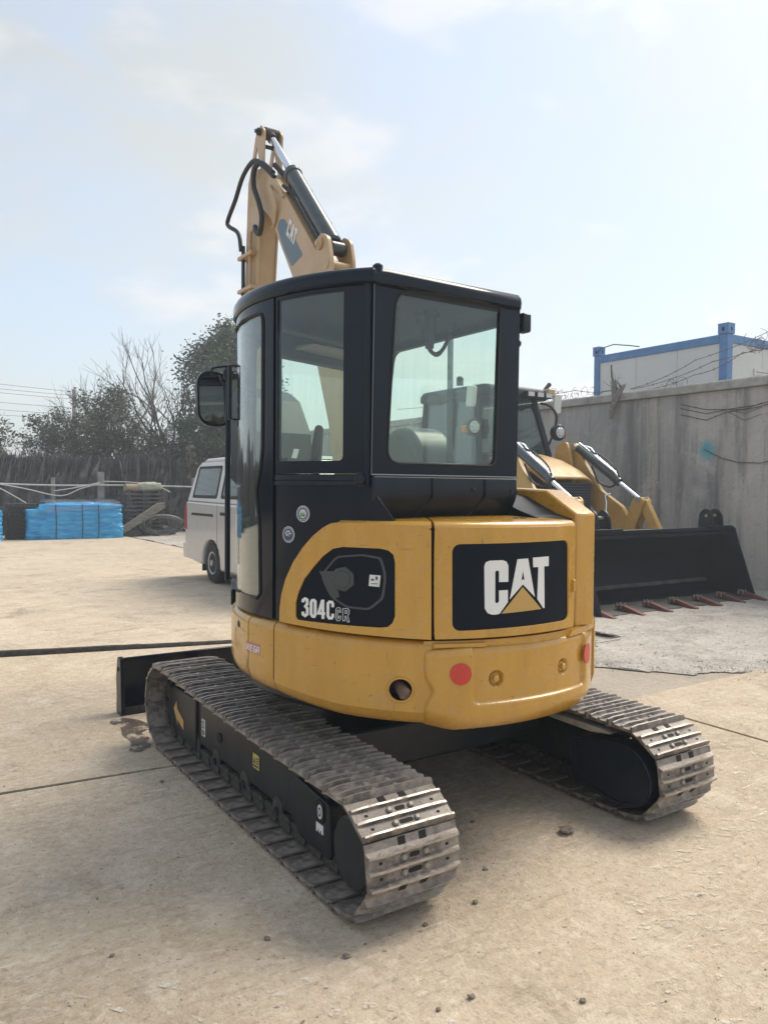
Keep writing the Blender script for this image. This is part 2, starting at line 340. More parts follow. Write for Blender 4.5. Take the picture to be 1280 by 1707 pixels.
CR=[[(-53.57,1.0639),(-53.57,1.0771),(-53.72,1.0764),(-53.72,1.0661)],[(-53.57,1.0771),(-53.89,1.0855),(-53.97,1.0831),(-53.72,1.0764)],[(-53.89,1.0855),(-54.61,1.0848),(-54.53,1.0825),(-53.97,1.0831)],[(-54.61,1.0848),(-55.03,1.0757),(-54.87,1.0751),(-54.53,1.0825)],[(-55.03,1.0757),(-55.01,1.0355),(-54.86,1.0365),(-54.87,1.0751)],[(-55.01,1.0355),(-54.58,1.0273),(-54.51,1.0299),(-54.86,1.0365)],[(-54.58,1.0273),(-53.86,1.0291),(-53.95,1.0312),(-54.51,1.0299)],[(-53.86,1.0291),(-53.56,1.0373),(-53.71,1.0378),(-53.95,1.0312)],[(-53.56,1.0373),(-53.56,1.0505),(-53.71,1.048),(-53.71,1.0378)],[(-53.56,1.0505),(-54.11,1.0499),(-53.97,1.0477),(-53.71,1.048)],[(-54.11,1.0499),(-54.16,1.0401),(-54.02,1.0379),(-53.97,1.0477)],[(-54.16,1.0401),(-54.37,1.0398),(-54.52,1.0373),(-54.02,1.0379)],[(-54.37,1.0398),(-54.43,1.0712),(-54.59,1.0726),(-54.52,1.0373)],[(-54.43,1.0712),(-54.22,1.0728),(-54.19,1.0756),(-54.59,1.0726)],[(-54.22,1.0728),(-54.13,1.0718),(-53.98,1.0731),(-54.19,1.0756)],[(-54.13,1.0718),(-54.1,1.0633),(-53.95,1.0658),(-53.98,1.0731)],[(-54.1,1.0633),(-53.57,1.0639),(-53.72,1.0661),(-53.95,1.0658)],[(-52.97,1.0802),(-51.82,1.0821),(-51.77,1.0845),(-53.12,1.0824)],[(-51.82,1.0821),(-51.42,1.0765),(-51.27,1.0776),(-51.77,1.0845)],[(-51.42,1.0765),(-51.46,1.0599),(-51.31,1.059),(-51.27,1.0776)],[(-51.46,1.0599),(-51.82,1.0547),(-51.65,1.0541),(-51.31,1.059)],[(-51.82,1.0547),(-51.37,1.0284),(-51.18,1.0266),(-51.65,1.0541)],[(-51.37,1.0284),(-51.72,1.0272),(-51.82,1.0244),(-51.18,1.0266)],[(-51.72,1.0272),(-52.17,1.052),(-52.29,1.0495),(-51.82,1.0244)],[(-52.17,1.052),(-52.5,1.0517),(-52.35,1.0495),(-52.29,1.0495)],[(-52.5,1.0517),(-52.5,1.0321),(-52.34,1.0299),(-52.35,1.0495)],[(-52.5,1.0321),(-52.95,1.0316),(-53.1,1.0291),(-52.34,1.0299)],[(-52.95,1.0316),(-52.97,1.0802),(-53.12,1.0824),(-53.1,1.0291)],[(-52.36,1.073),(-51.98,1.0733),(-51.85,1.0758),(-52.51,1.0752)],[(-51.98,1.0733),(-51.94,1.0639),(-51.78,1.0619),(-51.85,1.0758)],[(-51.94,1.0639),(-52.36,1.0629),(-52.51,1.0602),(-51.78,1.0619)],[(-52.36,1.0629),(-52.36,1.073),(-52.51,1.0752),(-52.51,1.0602)]]
REGA=[[(-89.31,0.8304),(-89.02,0.852),(-89.48,0.8556),(-89.84,0.8292)],[(-89.02,0.852),(-88.14,0.8524),(-87.61,0.8564),(-89.48,0.8556)],[(-88.14,0.8524),(-88.22,0.8456),(-87.78,0.8429),(-87.61,0.8564)],[(-88.22,0.8456),(-89.61,0.8422),(-88.89,0.841),(-87.78,0.8429)],[(-89.61,0.8422),(-88.21,0.828),(-87.78,0.831),(-88.89,0.841)],[(-85.71,0.859),(-87.22,0.8567),(-86.78,0.8538),(-85.78,0.8552)],[(-87.22,0.8567),(-87.46,0.8263),(-86.96,0.8308),(-86.78,0.8538)],[(-87.46,0.8263),(-86.06,0.8285),(-85.99,0.8322),(-86.96,0.8308)],[(-87.14,0.84),(-86.05,0.8425),(-86.01,0.8461),(-87.11,0.8437)],[(-83.92,0.859),(-85.26,0.8585),(-84.87,0.8549),(-84.04,0.8552)],[(-85.26,0.8585),(-85.57,0.8269),(-85.1,0.8312),(-84.87,0.8549)],[(-85.57,0.8269),(-84.09,0.8289),(-84.46,0.832),(-85.1,0.8312)],[(-84.09,0.8289),(-83.9,0.846),(-84.36,0.8416),(-84.46,0.832)],[(-83.9,0.846),(-84.72,0.8446),(-84.77,0.8409),(-84.36,0.8416)],[(-83.46,0.8294),(-83.26,0.8537),(-83.64,0.8569),(-83.87,0.8285)],[(-83.26,0.8537),(-82.64,0.8545),(-82.22,0.8585),(-83.64,0.8569)],[(-82.64,0.8545),(-82.87,0.8281),(-82.47,0.829),(-82.22,0.8585)],[(-83.56,0.8388),(-82.6,0.8398),(-82.53,0.8435),(-83.48,0.8425)]]
REGABG=[(-90.12,0.8677),(-82.07,0.8701),(-82.23,0.8232),(-90.1,0.8215)]
STK=[(-46.08,1.2282),(-43.34,1.2257),(-43.62,1.178),(-46.34,1.1815)]
S1=[(-66.6,1.4716)]
S2=[(-71.86,1.3782)]
CAP=[(-52.38,1.2043)]

# ------------------------------------------------------------------ ground
def ground_mat(name, c1, c2, pale, dark, bump=.3, fine=90, stain=.35, scuff=.5, rough=.9):
    m = bpy.data.materials.new(name); m.use_nodes = True
    nt = m.node_tree; N = nt.nodes; L = nt.links; b = N['Principled BSDF']; b.inputs['Roughness'].default_value = rough
    b.inputs['Specular IOR Level'].default_value = .3
    tc = N.new('ShaderNodeTexCoord')
    def nz(scale, detail=6, rough=.6, stretch=None, rot=0, dist=0):
        n = N.new('ShaderNodeTexNoise'); n.inputs['Scale'].default_value = scale; n.inputs['Detail'].default_value = detail
        n.inputs['Roughness'].default_value = rough; n.inputs['Distortion'].default_value = dist
        if stretch:
            mp = N.new('ShaderNodeMapping'); mp.inputs['Scale'].default_value = stretch; mp.inputs['Rotation'].default_value = (0, 0, rot)
            L.new(tc.outputs['Object'], mp.inputs[0]); L.new(mp.outputs[0], n.inputs['Vector'])
        else: L.new(tc.outputs['Object'], n.inputs['Vector'])
        return n.outputs['Fac']
    def rng(src, lo, hi, a=0, bb=1):
        r = N.new('ShaderNodeMapRange'); r.inputs[1].default_value = lo; r.inputs[2].default_value = hi; r.inputs[3].default_value = a; r.inputs[4].default_value = bb
        L.new(src, r.inputs[0]); return r.outputs[0]
    def mix(fac, A, B):
        x = N.new('ShaderNodeMix'); x.data_type = 'RGBA'; L.new(fac, x.inputs[0])
        for s, i in ((A, 6), (B, 7)):
            if isinstance(s, tuple): x.inputs[i].default_value = (*s, 1)
            else: L.new(s, x.inputs[i])
        return x.outputs[2]
    big = nz(.55, 5, .55, dist=.8); mid = nz(3.2, 8, .65, dist=.4); fn = nz(fine, 4, .7)
    c = mix(rng(big, .36, .64), c1, c2)
    c = mix(rng(mid, .50, .74, 0, .6), c, pale)
    c = mix(rng(nz(1.4, 9, .72, dist=1.2), .52, .66, 0, stain), c, dark)
    c = mix(rng(nz(7.5, 9, .75, dist=.6), .50, .74, 0, .40), c, pale)
    c = mix(rng(nz(11, 8, .75, dist=.8), .55, .78, 0, .45), c, dark)
    c = mix(rng(nz(3.4, 8, .75, (1, 7, 1), .9), .57, .74, 0, scuff), c, pale)
    c = mix(rng(nz(2.6, 8, .75, (8, 1, 1), .35), .60, .76, 0, scuff*.8), c, pale)
    c = mix(rng(nz(2.0, 8, .75, (1, 9, 1), -.12), .55, .66, 0, stain*.9), c, dark)
    c = mix(rng(fn, .55, .80, 0, .50), c, dark)
    c = mix(rng(nz(fine*.6, 3, .6), .62, .78, 0, .35), c, pale)
    c = mix(rng(nz(20, 10, .78, dist=.5), .50, .64, 0, .50), c, pale)
    c = mix(rng(nz(33, 10, .78), .51, .64, 0, .48), c, dark)
    st = rng(nz(9, 8, .7, (1, 7, 1), .75, .6), .56, .66, 0, scuff)
    mk = N.new('ShaderNodeMath'); mk.operation = 'MULTIPLY'; L.new(st, mk.inputs[0]); L.new(rng(nz(.9, 4, .5), .46, .58), mk.inputs[1])
    c = mix(mk.outputs[0], c, tuple(min(.8, x*1.12) for x in pale))
    c = mix(rng(nz(30, 3, .6), .66, .72, 0, .7), c, tuple(x*.45 for x in dark))
    L.new(c, b.inputs['Base Color'])
    ad = N.new('ShaderNodeMath'); ad.operation = 'ADD'; L.new(rng(fn, 0, 1, 0, .35), ad.inputs[0]); L.new(mid, ad.inputs[1])
    ad2 = N.new('ShaderNodeMath'); ad2.operation = 'ADD'; L.new(ad.outputs[0], ad2.inputs[0]); L.new(rng(nz(18, 6, .7), 0, 1, 0, .6), ad2.inputs[1])
    bp = N.new('ShaderNodeBump'); bp.inputs['Strength'].default_value = bump; bp.inputs['Distance'].default_value = .02
    L.new(ad2.outputs[0], bp.inputs['Height']); L.new(bp.outputs[0], b.inputs['Normal'])
    return m
MAT['slab'] = ground_mat('worn_concrete', (.49, .395, .285), (.56, .46, .345), (.74, .65, .52), (.20, .155, .11), bump=.9, stain=.36, scuff=.9)
MAT['slab_far'] = ground_mat('dusty_concrete', (.50, .415, .31), (.57, .48, .365), (.72, .63, .50), (.23, .18, .13), bump=.7, fine=60, stain=.65)
MAT['dirt'] = ground_mat('packed_dirt', (.36, .31, .25), (.40, .345, .28), (.50, .44, .36), (.20, .175, .145), bump=.6, fine=40)
MAT['gravel'] = ground_mat('grey_gravel', (.42, .38, .335), (.49, .45, .40), (.66, .62, .56), (.19, .165, .145), bump=1.0, fine=55, stain=.6)
MAT['stone'] = M('brown_stone', (.16, .13, .105), .9, col2=(.30, .26, .21), scale=30, bump=.5, bscale=60)
MAT['pale_stone'] = M('pale_stone', (.34, .31, .27), .9, col2=(.44, .41, .37), scale=30, bump=.5, bscale=60)
MAT['wet0'] = M('damp_stain', (.105, .085, .072), .45, col2=(.15, .125, .10), scale=12)
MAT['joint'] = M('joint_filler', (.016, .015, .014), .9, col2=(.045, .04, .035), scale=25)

def gy(x, y): return 0
mb = MB(); mb.add([(-400, -400, -.03), (400, -400, -.03), (400, 400, -.03), (-400, 400, -.03)], [(0, 1, 2, 3)])
ground = struct(mb.build('ground', 'dirt', smooth=0)); ground['label'] = 'packed tan dirt and dust under and beyond the yard slabs'
def slab(poly, z0, z1, mat):
    mb = MB(); mb.prism(poly, 'z', z0, z1); o = mb.build('concrete_slab', mat, ground, smooth=0); return o
def jB(x): return .675-.085*x            # joint in front of the machine's middle
def jA(x): return 4.02-.239*x            # step up to the far slab
def edge(f, xs, jit, seed):
    q = random.Random(seed); return [(x, f(x)+q.uniform(-jit, jit)) for x in xs]
xs = [-9, -4, -3, -2.4, -2, -1.6, -1.3, -1, -.6, 0, .5, 1, 1.5, 2, 2.3]
nearE = edge(lambda x: jB(x)-.014, xs, .005, 1); nearF = edge(lambda x: jB(x)+.014, xs, .005, 2)
farE = edge(lambda x: jA(x)-.03, xs, .008, 3)
slab([(-9, -9), (2.31, -9)]+nearE[::-1], -.03, 0, 'slab')
slab(nearF+farE[::-1], -.03, .001, 'slab')
# raised far slab: its broken front edge shows as a dark step
xf = [-30, -9, -5, -3.5, -2.6, -2.2, -1.9, -1.6, -1.3, -1, -.7, -.4, -.1, .2, .5, .8, 1.2, 1.8, 2.5, 4.2]
farF = edge(lambda x: jA(x)+.02, xf, .012, 4)
mb = MB()
top = [(x, y, lerp([(-3, .062), (-1.4, .055), (.7, .03), (2, .02)], x)) for x, y in farF]
n = len(top)
back = [(x, 60, .02) for x, y in farF]
mid_ = [(x, y+1.6, .03) for x, y in farF]
mb.add([(x, y-.004, -.03) for x, y, z in top]+top+mid_+back,
       [(r*n+i, r*n+i+1, (r+1)*n+i+1, (r+1)*n+i) for r in range(3) for i in range(n-1)])
mb.build('concrete_slab', 'slab_far', ground, smooth=0)
for (x0, x1, y0, y1) in ((2.335, 5.6, -9, -2.4), (2.335, 5.6, -2.385, .35), (5.62, 9.4, -9, -.6)):
    slab([(x0, y0), (x1, y0), (x1, y1), (x0, y1-.02)], -.03, 0, 'slab')
# dark filler in the joint, and a dark strip along the face of the step
mb = MB(); n = len(xs); mb.add([(x, jB(x)-.03, -.008) for x in xs]+[(x, jB(x)+.03, -.008) for x in xs], [(i, i+1, n+i+1, n+i) for i in range(n-1)]); mb.build('joint_filler', 'joint', ground, smooth=0)
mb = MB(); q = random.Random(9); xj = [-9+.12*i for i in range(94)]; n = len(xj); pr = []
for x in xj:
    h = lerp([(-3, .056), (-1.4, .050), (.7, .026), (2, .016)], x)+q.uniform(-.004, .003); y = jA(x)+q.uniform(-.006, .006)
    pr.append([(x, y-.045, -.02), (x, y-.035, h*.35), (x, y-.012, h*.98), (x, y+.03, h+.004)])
mb.add([p for r in pr for p in r], [(i*4+k, (i+1)*4+k, (i+1)*4+k+1, i*4+k+1) for i in range(n-1) for k in range(3)]); mb.build('dark_edge_strip', 'joint', ground, smooth=40)
# gravel spill by the wall, with loose grains on it
mb = MB()
def gfn(u, v):
    x = 2.36+u*7.2; y = -.3+v*26
    e = lerp([(2.3, 1.5), (3.2, 1.15), (4.2, .12), (6, -.9), (9, -1.6)], x)
    y = e+v*v*24+v*2
    if y > 1.9: x = max(x, 4.3)
    z = -.016+.036*sstep(0, .10, v)+.022*sstep(0, .2, v)*noise.noise(Vector((x*1.3, y*1.3, 0)))+.016*noise.noise(Vector((x*5, y*5, 2)))+.008*noise.noise(Vector((x*17, y*17, 2)))
    if v == 0: z = -.02
    return (x, y+.28*noise.noise(Vector((x*1.6, 0, 5)))+.13*noise.noise(Vector((x*6, 0, 5)))+.05*noise.noise(Vector((x*23, 0, 5))), z)
mb.grid(gfn, 150, 260)
gv = struct(mb.build('gravel', 'gravel', smooth=60)); gv['label'] = 'grey gravel and crushed stone between the concrete and the wall'
mb = MB()
for i in range(5200):
    u, v = rnd.random(), rnd.random()**1.6*.4
    x, y, z = gfn(u, max(.004, v)); x += rnd.uniform(-.05, .05); y += rnd.uniform(-.15, .15)*(1 if rnd.random() < .8 else 3)
    z = max(z, 0); s = rnd.uniform(.003, .010)*(1.5 if rnd.random() < .06 else 1)
    a = rnd.uniform(0, 6.3); c, sn = math.cos(a)*s, math.sin(a)*s
    mb.add([(x+c, y+sn, z), (x-sn, y+c, z), (x-c, y-sn, z), (x+sn, y-c, z), (x+rnd.uniform(-.3, .3)*s, y, z+s*.9)],
           [(0, 1, 4), (1, 2, 4), (2, 3, 4), (3, 0, 4)])
g2 = stuff(mb.build('loose_gravel', 'pale_stone', smooth=0)); g2['label'] = 'loose pale gravel grains scattered over the gravel strip'; g2['category'] = 'gravel'
# fine grit on the near concrete
mb = MB()
for i in range(1500):
    x, y = rnd.uniform(-3.4, 3.2), rnd.uniform(-2.6, 3.6)
    if abs(x) > 2.31 and abs(x) < 2.34: continue
    s = rnd.uniform(.0015, .004)*(1.8 if rnd.random() < .05 else 1)
    mb.add([(x+s, y, .001), (x, y+s, .001), (x-s, y, .001), (x, y-s, .001), (x, y, .001+s)], [(0, 1, 4), (1, 2, 4), (2, 3, 4), (3, 0, 4)])
g3 = stuff(mb.build('grit', 'stone', smooth=0)); g3['label'] = 'fine brown grit scattered over the near concrete'; g3['category'] = 'grit'
# pale scuffs where tracks have turned on the concrete
def scuff_material():
    m = M('pale_scuff', (.62, .56, .47), .9, col2=(.70, .65, .57), scale=20); nt = m.node_tree; N = nt.nodes; L = nt.links; b = N['Principled BSDF']
    tc = N.new('ShaderNodeTexCoord'); n = N.new('ShaderNodeTexNoise'); n.inputs['Scale'].default_value = 26; n.inputs['Detail'].default_value = 9; n.inputs['Roughness'].default_value = .75; L.new(tc.outputs['Object'], n.inputs['Vector'])
    r = N.new('ShaderNodeMapRange'); r.inputs[1].default_value = .46; r.inputs[2].default_value = .62; r.inputs[4].default_value = .85; L.new(n.outputs['Fac'], r.inputs[0]); L.new(r.outputs[0], b.inputs['Alpha']); return m
MAT['scuff'] = scuff_material()
mb = MB(); q = random.Random(21)
for (cx_, cy_, rad, a0, a1, k, ln, turn) in ((1.3, -3.6, 2.2, 95, 150, 34, .16, .5), (1.3, -3.6, 1.75, 100, 150, 26, .18, .5), (-.1, -2.9, 1.15, 20, 95, 24, .13, 1.2), (3.2, -.4, 1.3, 150, 230, 26, .2, .3), (-3.4, 2.6, 1.6, -40, 20, 22, .2, .2), (-2.2, -2.6, 1.5, 30, 90, 16, .14, .9)):
    for i in range(k):
        a = R_(a0+(a1-a0)*(i+q.uniform(-.3, .3))/k); r = rad+q.gauss(0, .07); x, y = cx_+r*math.cos(a), cy_+r*math.sin(a)
        d = a+turn+q.gauss(0, .12); L_ = ln*q.uniform(.3, 1.1); w = q.uniform(.008, .030); c, s = math.cos(d), math.sin(d)
        mb.add([(x-c*L_/2, y-s*L_/2, .0035), (x-c*L_*.1+s*w, y-s*L_*.1-c*w, .0035), (x+c*L_/2, y+s*L_/2, .0035), (x+c*L_*.15-s*w, y+s*L_*.15+c*w, .0035)], [(0, 1, 2, 3)])
o = mb.build('scuff_marks', 'scuff', ground, smooth=0); o['kind'] = 'stuff'; o['label'] = 'pale scuff strokes left by turning tracks'
# damp patch by the blade
pt = round_poly([(-1.0, 1.86), (-.90, 1.72), (-.86, 1.5), (-.98, 1.46), (-.95, 1.3), (-1.0, 1.13), (-1.09, 1.08), (-1.14, 1.12), (-1.07, 1.3), (-1.09, 1.45), (-1.05, 1.62), (-1.1, 1.78)], .06)
m_ = M('damp_stain_broken', (.10, .08, .066), .5, col2=(.16, .13, .105), scale=12); N_ = m_.node_tree.nodes; tcx = N_.new('ShaderNodeTexCoord'); nx_ = N_.new('ShaderNodeTexNoise'); nx_.inputs['Scale'].default_value = 9; nx_.inputs['Detail'].default_value = 9; nx_.inputs['Roughness'].default_value = .7
rx_ = N_.new('ShaderNodeMapRange'); rx_.inputs[1].default_value = .42; rx_.inputs[2].default_value = .54; rx_.inputs[4].default_value = .75
for a_, b_ in ((tcx.outputs['Object'], nx_.inputs['Vector']), (nx_.outputs['Fac'], rx_.inputs[0]), (rx_.outputs[0], N_['Principled BSDF'].inputs['Alpha'])): m_.node_tree.links.new(a_, b_)
MAT['wet'] = m_
mb = MB(); mb.sheet(pt, [], lambda u, v, d: (u, v, .005-d), .002); o = mb.build('damp_patch', 'wet', ground, smooth=0); o['label'] = 'dark damp streak on the concrete'

# ------------------------------------------------------------------ yard wall on the right
def wall_material():
    m = bpy.data.materials.new('streaked_concrete_wall'); m.use_nodes = True
    nt = m.node_tree; N = nt.nodes; L = nt.links; b = N['Principled BSDF']; b.inputs['Roughness'].default_value = .9
    tc = N.new('ShaderNodeTexCoord')
    def nz(scale, stretch, detail=7, rough=.6, loc=(0, 0, 0)):
        mp = N.new('ShaderNodeMapping'); mp.inputs['Scale'].default_value = stretch; mp.inputs['Location'].default_value = loc
        L.new(tc.outputs['Object'], mp.inputs[0])
        n = N.new('ShaderNodeTexNoise'); n.inputs['Scale'].default_value = scale; n.inputs['Detail'].default_value = detail; n.inputs['Roughness'].default_value = rough; n.inputs['Distortion'].default_value = .7
        L.new(mp.outputs[0], n.inputs['Vector']); return n.outputs['Fac']
    def rng(src, lo, hi, a=0, bb=1):
        r = N.new('ShaderNodeMapRange'); r.inputs[1].default_value = lo; r.inputs[2].default_value = hi; r.inputs[3].default_value = a; r.inputs[4].default_value = bb
        L.new(src, r.inputs[0]); return r.outputs[0]
    def mix(fac, A, B):
        x = N.new('ShaderNodeMix'); x.data_type = 'RGBA'; L.new(fac, x.inputs[0])
        for s, i in ((A, 6), (B, 7)):
            if isinstance(s, tuple): x.inputs[i].default_value = (*s, 1)
            else: L.new(s, x.inputs[i])
        return x.outputs[2]
    c = mix(rng(nz(.8, (1, 1, 1)), .42, .58), (.37, .355, .35), (.47, .445, .425))
    c = mix(rng(nz(.9, (1, 1.2, .09), 9, .68), .46, .56, 0, .85), c, (.165, .165, .16))
    c = mix(rng(nz(1.1, (1, 1.3, .14), 9, .68, (3, 5, 1)), .51, .60, 0, .7), c, (.53, .49, .44))
    c = mix(rng(nz(2.6, (1, 1, .7), 10, .78, (1, 8, 3)), .56, .64, 0, .5), c, (.58, .56, .54))
    c = mix(rng(nz(9, (1, 1, 1), 10, .8), .54, .64, 0, .45), c, (.2, .19, .18))
    # a sprayed cyan blot and a chalky scar below it, painted on the wall
    def blot(y, z, sy, sz, r, col, c, amt, ns=6):
        mp = N.new('ShaderNodeMapping'); mp.inputs['Location'].default_value = (0, -y/sy, -z/sz); mp.inputs['Scale'].default_value = (0, 1/sy, 1/sz)
        L.new(tc.outputs['Object'], mp.inputs[0])
        ln = N.new('ShaderNodeVectorMath'); ln.operation = 'LENGTH'; L.new(mp.outputs[0], ln.inputs[0])
        ad = N.new('ShaderNodeMath'); ad.operation = 'MULTIPLY_ADD'; ad.inputs[1].default_value = 1.1
        L.new(nz(ns, (1, 1, 1), 6, .7, (2, y, 0)), ad.inputs[0]); L.new(ln.outputs['Value'], ad.inputs[2])
        return mix(rng(ad.outputs[0], r, r+.55, amt, 0), c, col)
    c = blot(-.52, 2.27, .20, .22, .95, (.06, .36, .44), c, .85)
    c = blot(-.38, 1.55, .28, .20, .75, (.55, .53, .50), c, .55, 14)
    c = blot(-.32, 1.80, .16, .16, .75, (.24, .23, .27), c, .5, 12)
    L.new(c, b.inputs['Base Color'])
    bp = N.new('ShaderNodeBump'); bp.inputs['Strength'].default_value = .7; bp.inputs['Distance'].default_value = .03
    L.new(nz(14, (1, 1, 1), 8, .7), bp.inputs['Height']); L.new(bp.outputs[0], b.inputs['Normal'])
    return m
MAT['wall'] = wall_material()
MAT['coping'] = M('coping_concrete', (.29, .28, .26), .9, col2=(.40, .385, .36), scale=5, bump=.4, bscale=30, dust=(.17, .17, .16, .6), dscale=4)
wall = thing('concrete_wall', 'tall grey streaked concrete yard wall with a coping on the right', 'wall', (9.45, 5, 0))
ys = [-6, -2.9, .2, 3.2, 7.07, 10.4, 13.6, 17, 20.4, 24]
for a, b in zip(ys, ys[1:]):
    mb = MB(); mb.box(9.45+(.012 if int(a*7) % 2 else 0), 9.72, a+.006, b-.006, -.05, 3.27); mb.build('wall_panel', 'wall', wall, smooth=0, bevel=.01)
    mb = MB(); mb.prism([(9.37, 3.272), (9.37, 3.40), (9.40, 3.43), (9.77, 3.44), (9.80, 3.40), (9.80, 3.272)], 'y', a+.004, b-.004); mb.build('coping_stone', 'coping', wall, smooth=0, bevel=.012)

# broken post stub with twigs, barbed wire along the top
MAT['bark'] = M('grey_bark', (.16, .145, .13), .95, col2=(.25, .23, .21), scale=20, bump=.5, bscale=40)
MAT['twig'] = M('twig_brown', (.075, .06, .052), .95)
MAT['wire'] = M('rusty_wire', (.11, .09, .08), .7)
st = thing('broken_post', 'splintered grey post stub leaning on the top edge of the wall', 'post', (9.35, 6.3, 2.9))
mb = MB(); mb.tube([(9.30, 6.42, 2.93), (9.31, 6.40, 3.1), (9.32, 6.33, 3.3), (9.36, 6.25, 3.48), (9.4, 6.18, 3.56)], [.03, .06, .065, .05, .02], 7)
mb.tube([(9.33, 6.36, 3.25), (9.34, 6.40, 3.5), (9.34, 6.41, 3.66)], [.05, .05, .045], 6); mb.build('stump', 'bark', st, smooth=50)
mb = MB()
for i in range(11):
    p = Vector((9.36, 6.3+rnd.uniform(-.1, .15), 3.46)); d = Vector((rnd.uniform(-.1, .25), rnd.uniform(-.9, .9), rnd.uniform(.1, .9))).normalized(); path = [p]
    for k in range(6):
        p = p+d*rnd.uniform(.05, .09); d = (d+Vector((rnd.uniform(-.4, .4), rnd.uniform(-.5, .5), rnd.uniform(-.45, .25)))).normalized(); path.append(p)
    mb.tube(path, [.009-.0012*k for k in range(len(path))], 4)
mb.tube([(9.4, 6.45, 3.6), (9.4, 6.5, 3.75), (9.4, 6.52, 3.98)], [.02, .018, .014], 5)
mb.build('twigs', 'twig', st, smooth=0)
def barbed(pts, label, grp='barbed wire strands on the wall', sag=.06):
    mb = MB(); path = []
    for (a, b) in zip(pts, pts[1:]):
        a, b = Vector(a), Vector(b); k = 14
        for i in range(k): t = i/k; p = a.lerp(b, t); p.z -= sag*4*t*(1-t); path.append(p)
    path.append(Vector(pts[-1])); mb.tube(path, .006, 4)
    L_ = 0
    for i in range(1, len(path)):
        if i % 2 == 0:
            p = path[i]
            for k in range(2):
                d = Vector((rnd.uniform(-1, 1), rnd.uniform(-1, 1), rnd.uniform(-1, 1))).normalized()*.03; mb.tube([p-d, p+d], .0035, 3)
    o = mb.build('barbed_wire', 'wire', smooth=0); tag(o, label, 'wire', grp); return o
barbed([(9.55, 6.2, 3.50), (9.55, 4.8, 3.86), (9.55, 2.9, 4.34)], 'topmost barbed wire strand rising from the broken post to the right')
barbed([(9.6, 6.2, 3.50), (9.6, 4.5, 3.80), (9.6, 2.9, 4.12)], 'middle barbed wire strand rising from the broken post across the cabin')
barbed([(9.65, 6.2, 3.47), (9.65, 4.9, 3.62), (9.65, 4.0, 3.88), (9.65, 2.9, 4.06)], 'lowest barbed wire strand sagging close above the wall coping')
barbed([(9.6, 6.4, 3.55), (9.6, 7.6, 3.62), (9.6, 9.4, 3.75), (9.6, 14, 3.75)], 'barbed wire strand running left from the broken post behind the loader cab')
# tangled barbed coil between the strands, and one by the loader cab
def tangle(c, sy, sz, n, label):
    mb = MB(); q = random.Random(int(c[1]*100))
    for i in range(n):
        y0, z0 = c[1]+q.uniform(-sy, sy), c[2]+q.uniform(-sz, sz)*.5; r = q.uniform(.05, .16); ph = q.uniform(0, 6); path = []
        for k in range(14):
            a = ph+k*.42; path.append((c[0]+.02*k/5, y0+r*math.cos(a)*1.3+.01*k, z0+r*math.sin(a)))
        mb.tube(path, .0045, 3)
    tag(mb.build('wire_tangle', 'wire', smooth=0), label, 'wire', 'tangles of thin wire and vine on the wall')
tangle((9.6, 3.65, 4.0), .12, .2, 7, 'tangle of thin wire hanging beside the blue cabin post')
tangle((9.55, 8.2, 3.5), 1.2, .14, 26, 'tangle of thin wire and dry vine on the wall behind the loader cab')
tangle((9.42, 5.1, 3.46), .25, .1, 6, 'small tangle of thin wire low on the coping')
mb = MB(); mb.tube([(9.43, 4.52, 2.3), (9.43, 4.2, 2.14), (9.43, 3.9, 2.06), (9.43, 3.5, 2.04), (9.43, 3.1, 2.12), (9.43, 2.5, 2.2)], .008, 5)
tag(mb.build('wall_cable', 'wire', smooth=40), 'thin dark cable looping across the wall from the cyan paint blot', 'cable')
mb = MB()
for z0, dz in ((3.02, -.05), (2.95, .02), (2.84, .09)):
    mb.tube([(9.43, 5.0, z0+.08), (9.43, 4.5, z0-.05), (9.43, 4.1, z0-.03+dz), (9.43, 3.6, z0+dz), (9.43, 3.1, z0+.1+dz)], .006, 4)
    mb.tube([(9.43, 4.1, z0-.03+dz), (9.43, 3.8, z0-.10), (9.43, 3.5, z0-.02)], .004, 4)
tag(mb.build('dead_vine', 'twig', smooth=0), 'bare dead vine stems clinging high on the wall', 'vine')

# ------------------------------------------------------------------ site cabin behind the wall
MAT['blue_steel'] = M('blue_painted_steel', (.055, .17, .40), .45, col2=(.07, .20, .44), scale=4, dust=(.2, .28, .4, .5), dscale=8)
MAT['panel'] = M('white_sandwich_panel', (.56, .57, .56), .6, col2=(.60, .61, .60), scale=1.5, dust=(.42, .42, .40, .35), dscale=3)
cab = thing('site_cabin', 'white panelled prefabricated site cabin with blue steel frame above the wall', 'cabin', (11.5, 5.47, 0))
X0, Y0, Y1, X1, ZT = 11.5, 5.47, 8.8, 17.4, 4.66
mb = MB(); 
for k in range(3):
    a = Y0+.12+k*(Y1-Y0-.24)/3; b = Y0+.12+(k+1)*(Y1-Y0-.24)/3
    m2 = MB(); m2.box(X0+.03, X0+.1, a+.004, b-.004, 0, ZT-.16); m2.build('panel', 'panel', cab, smooth=0, bevel=.004)
for k in range(5):
    a = X0+.12+k*(X1-X0-.24)/5; b = X0+.12+(k+1)*(X1-X0-.24)/5
    m2 = MB(); m2.box(a+.004, b-.004, Y0+.03, Y0+.1, 0, ZT-.16); m2.build('panel', 'panel', cab, smooth=0, bevel=.004)
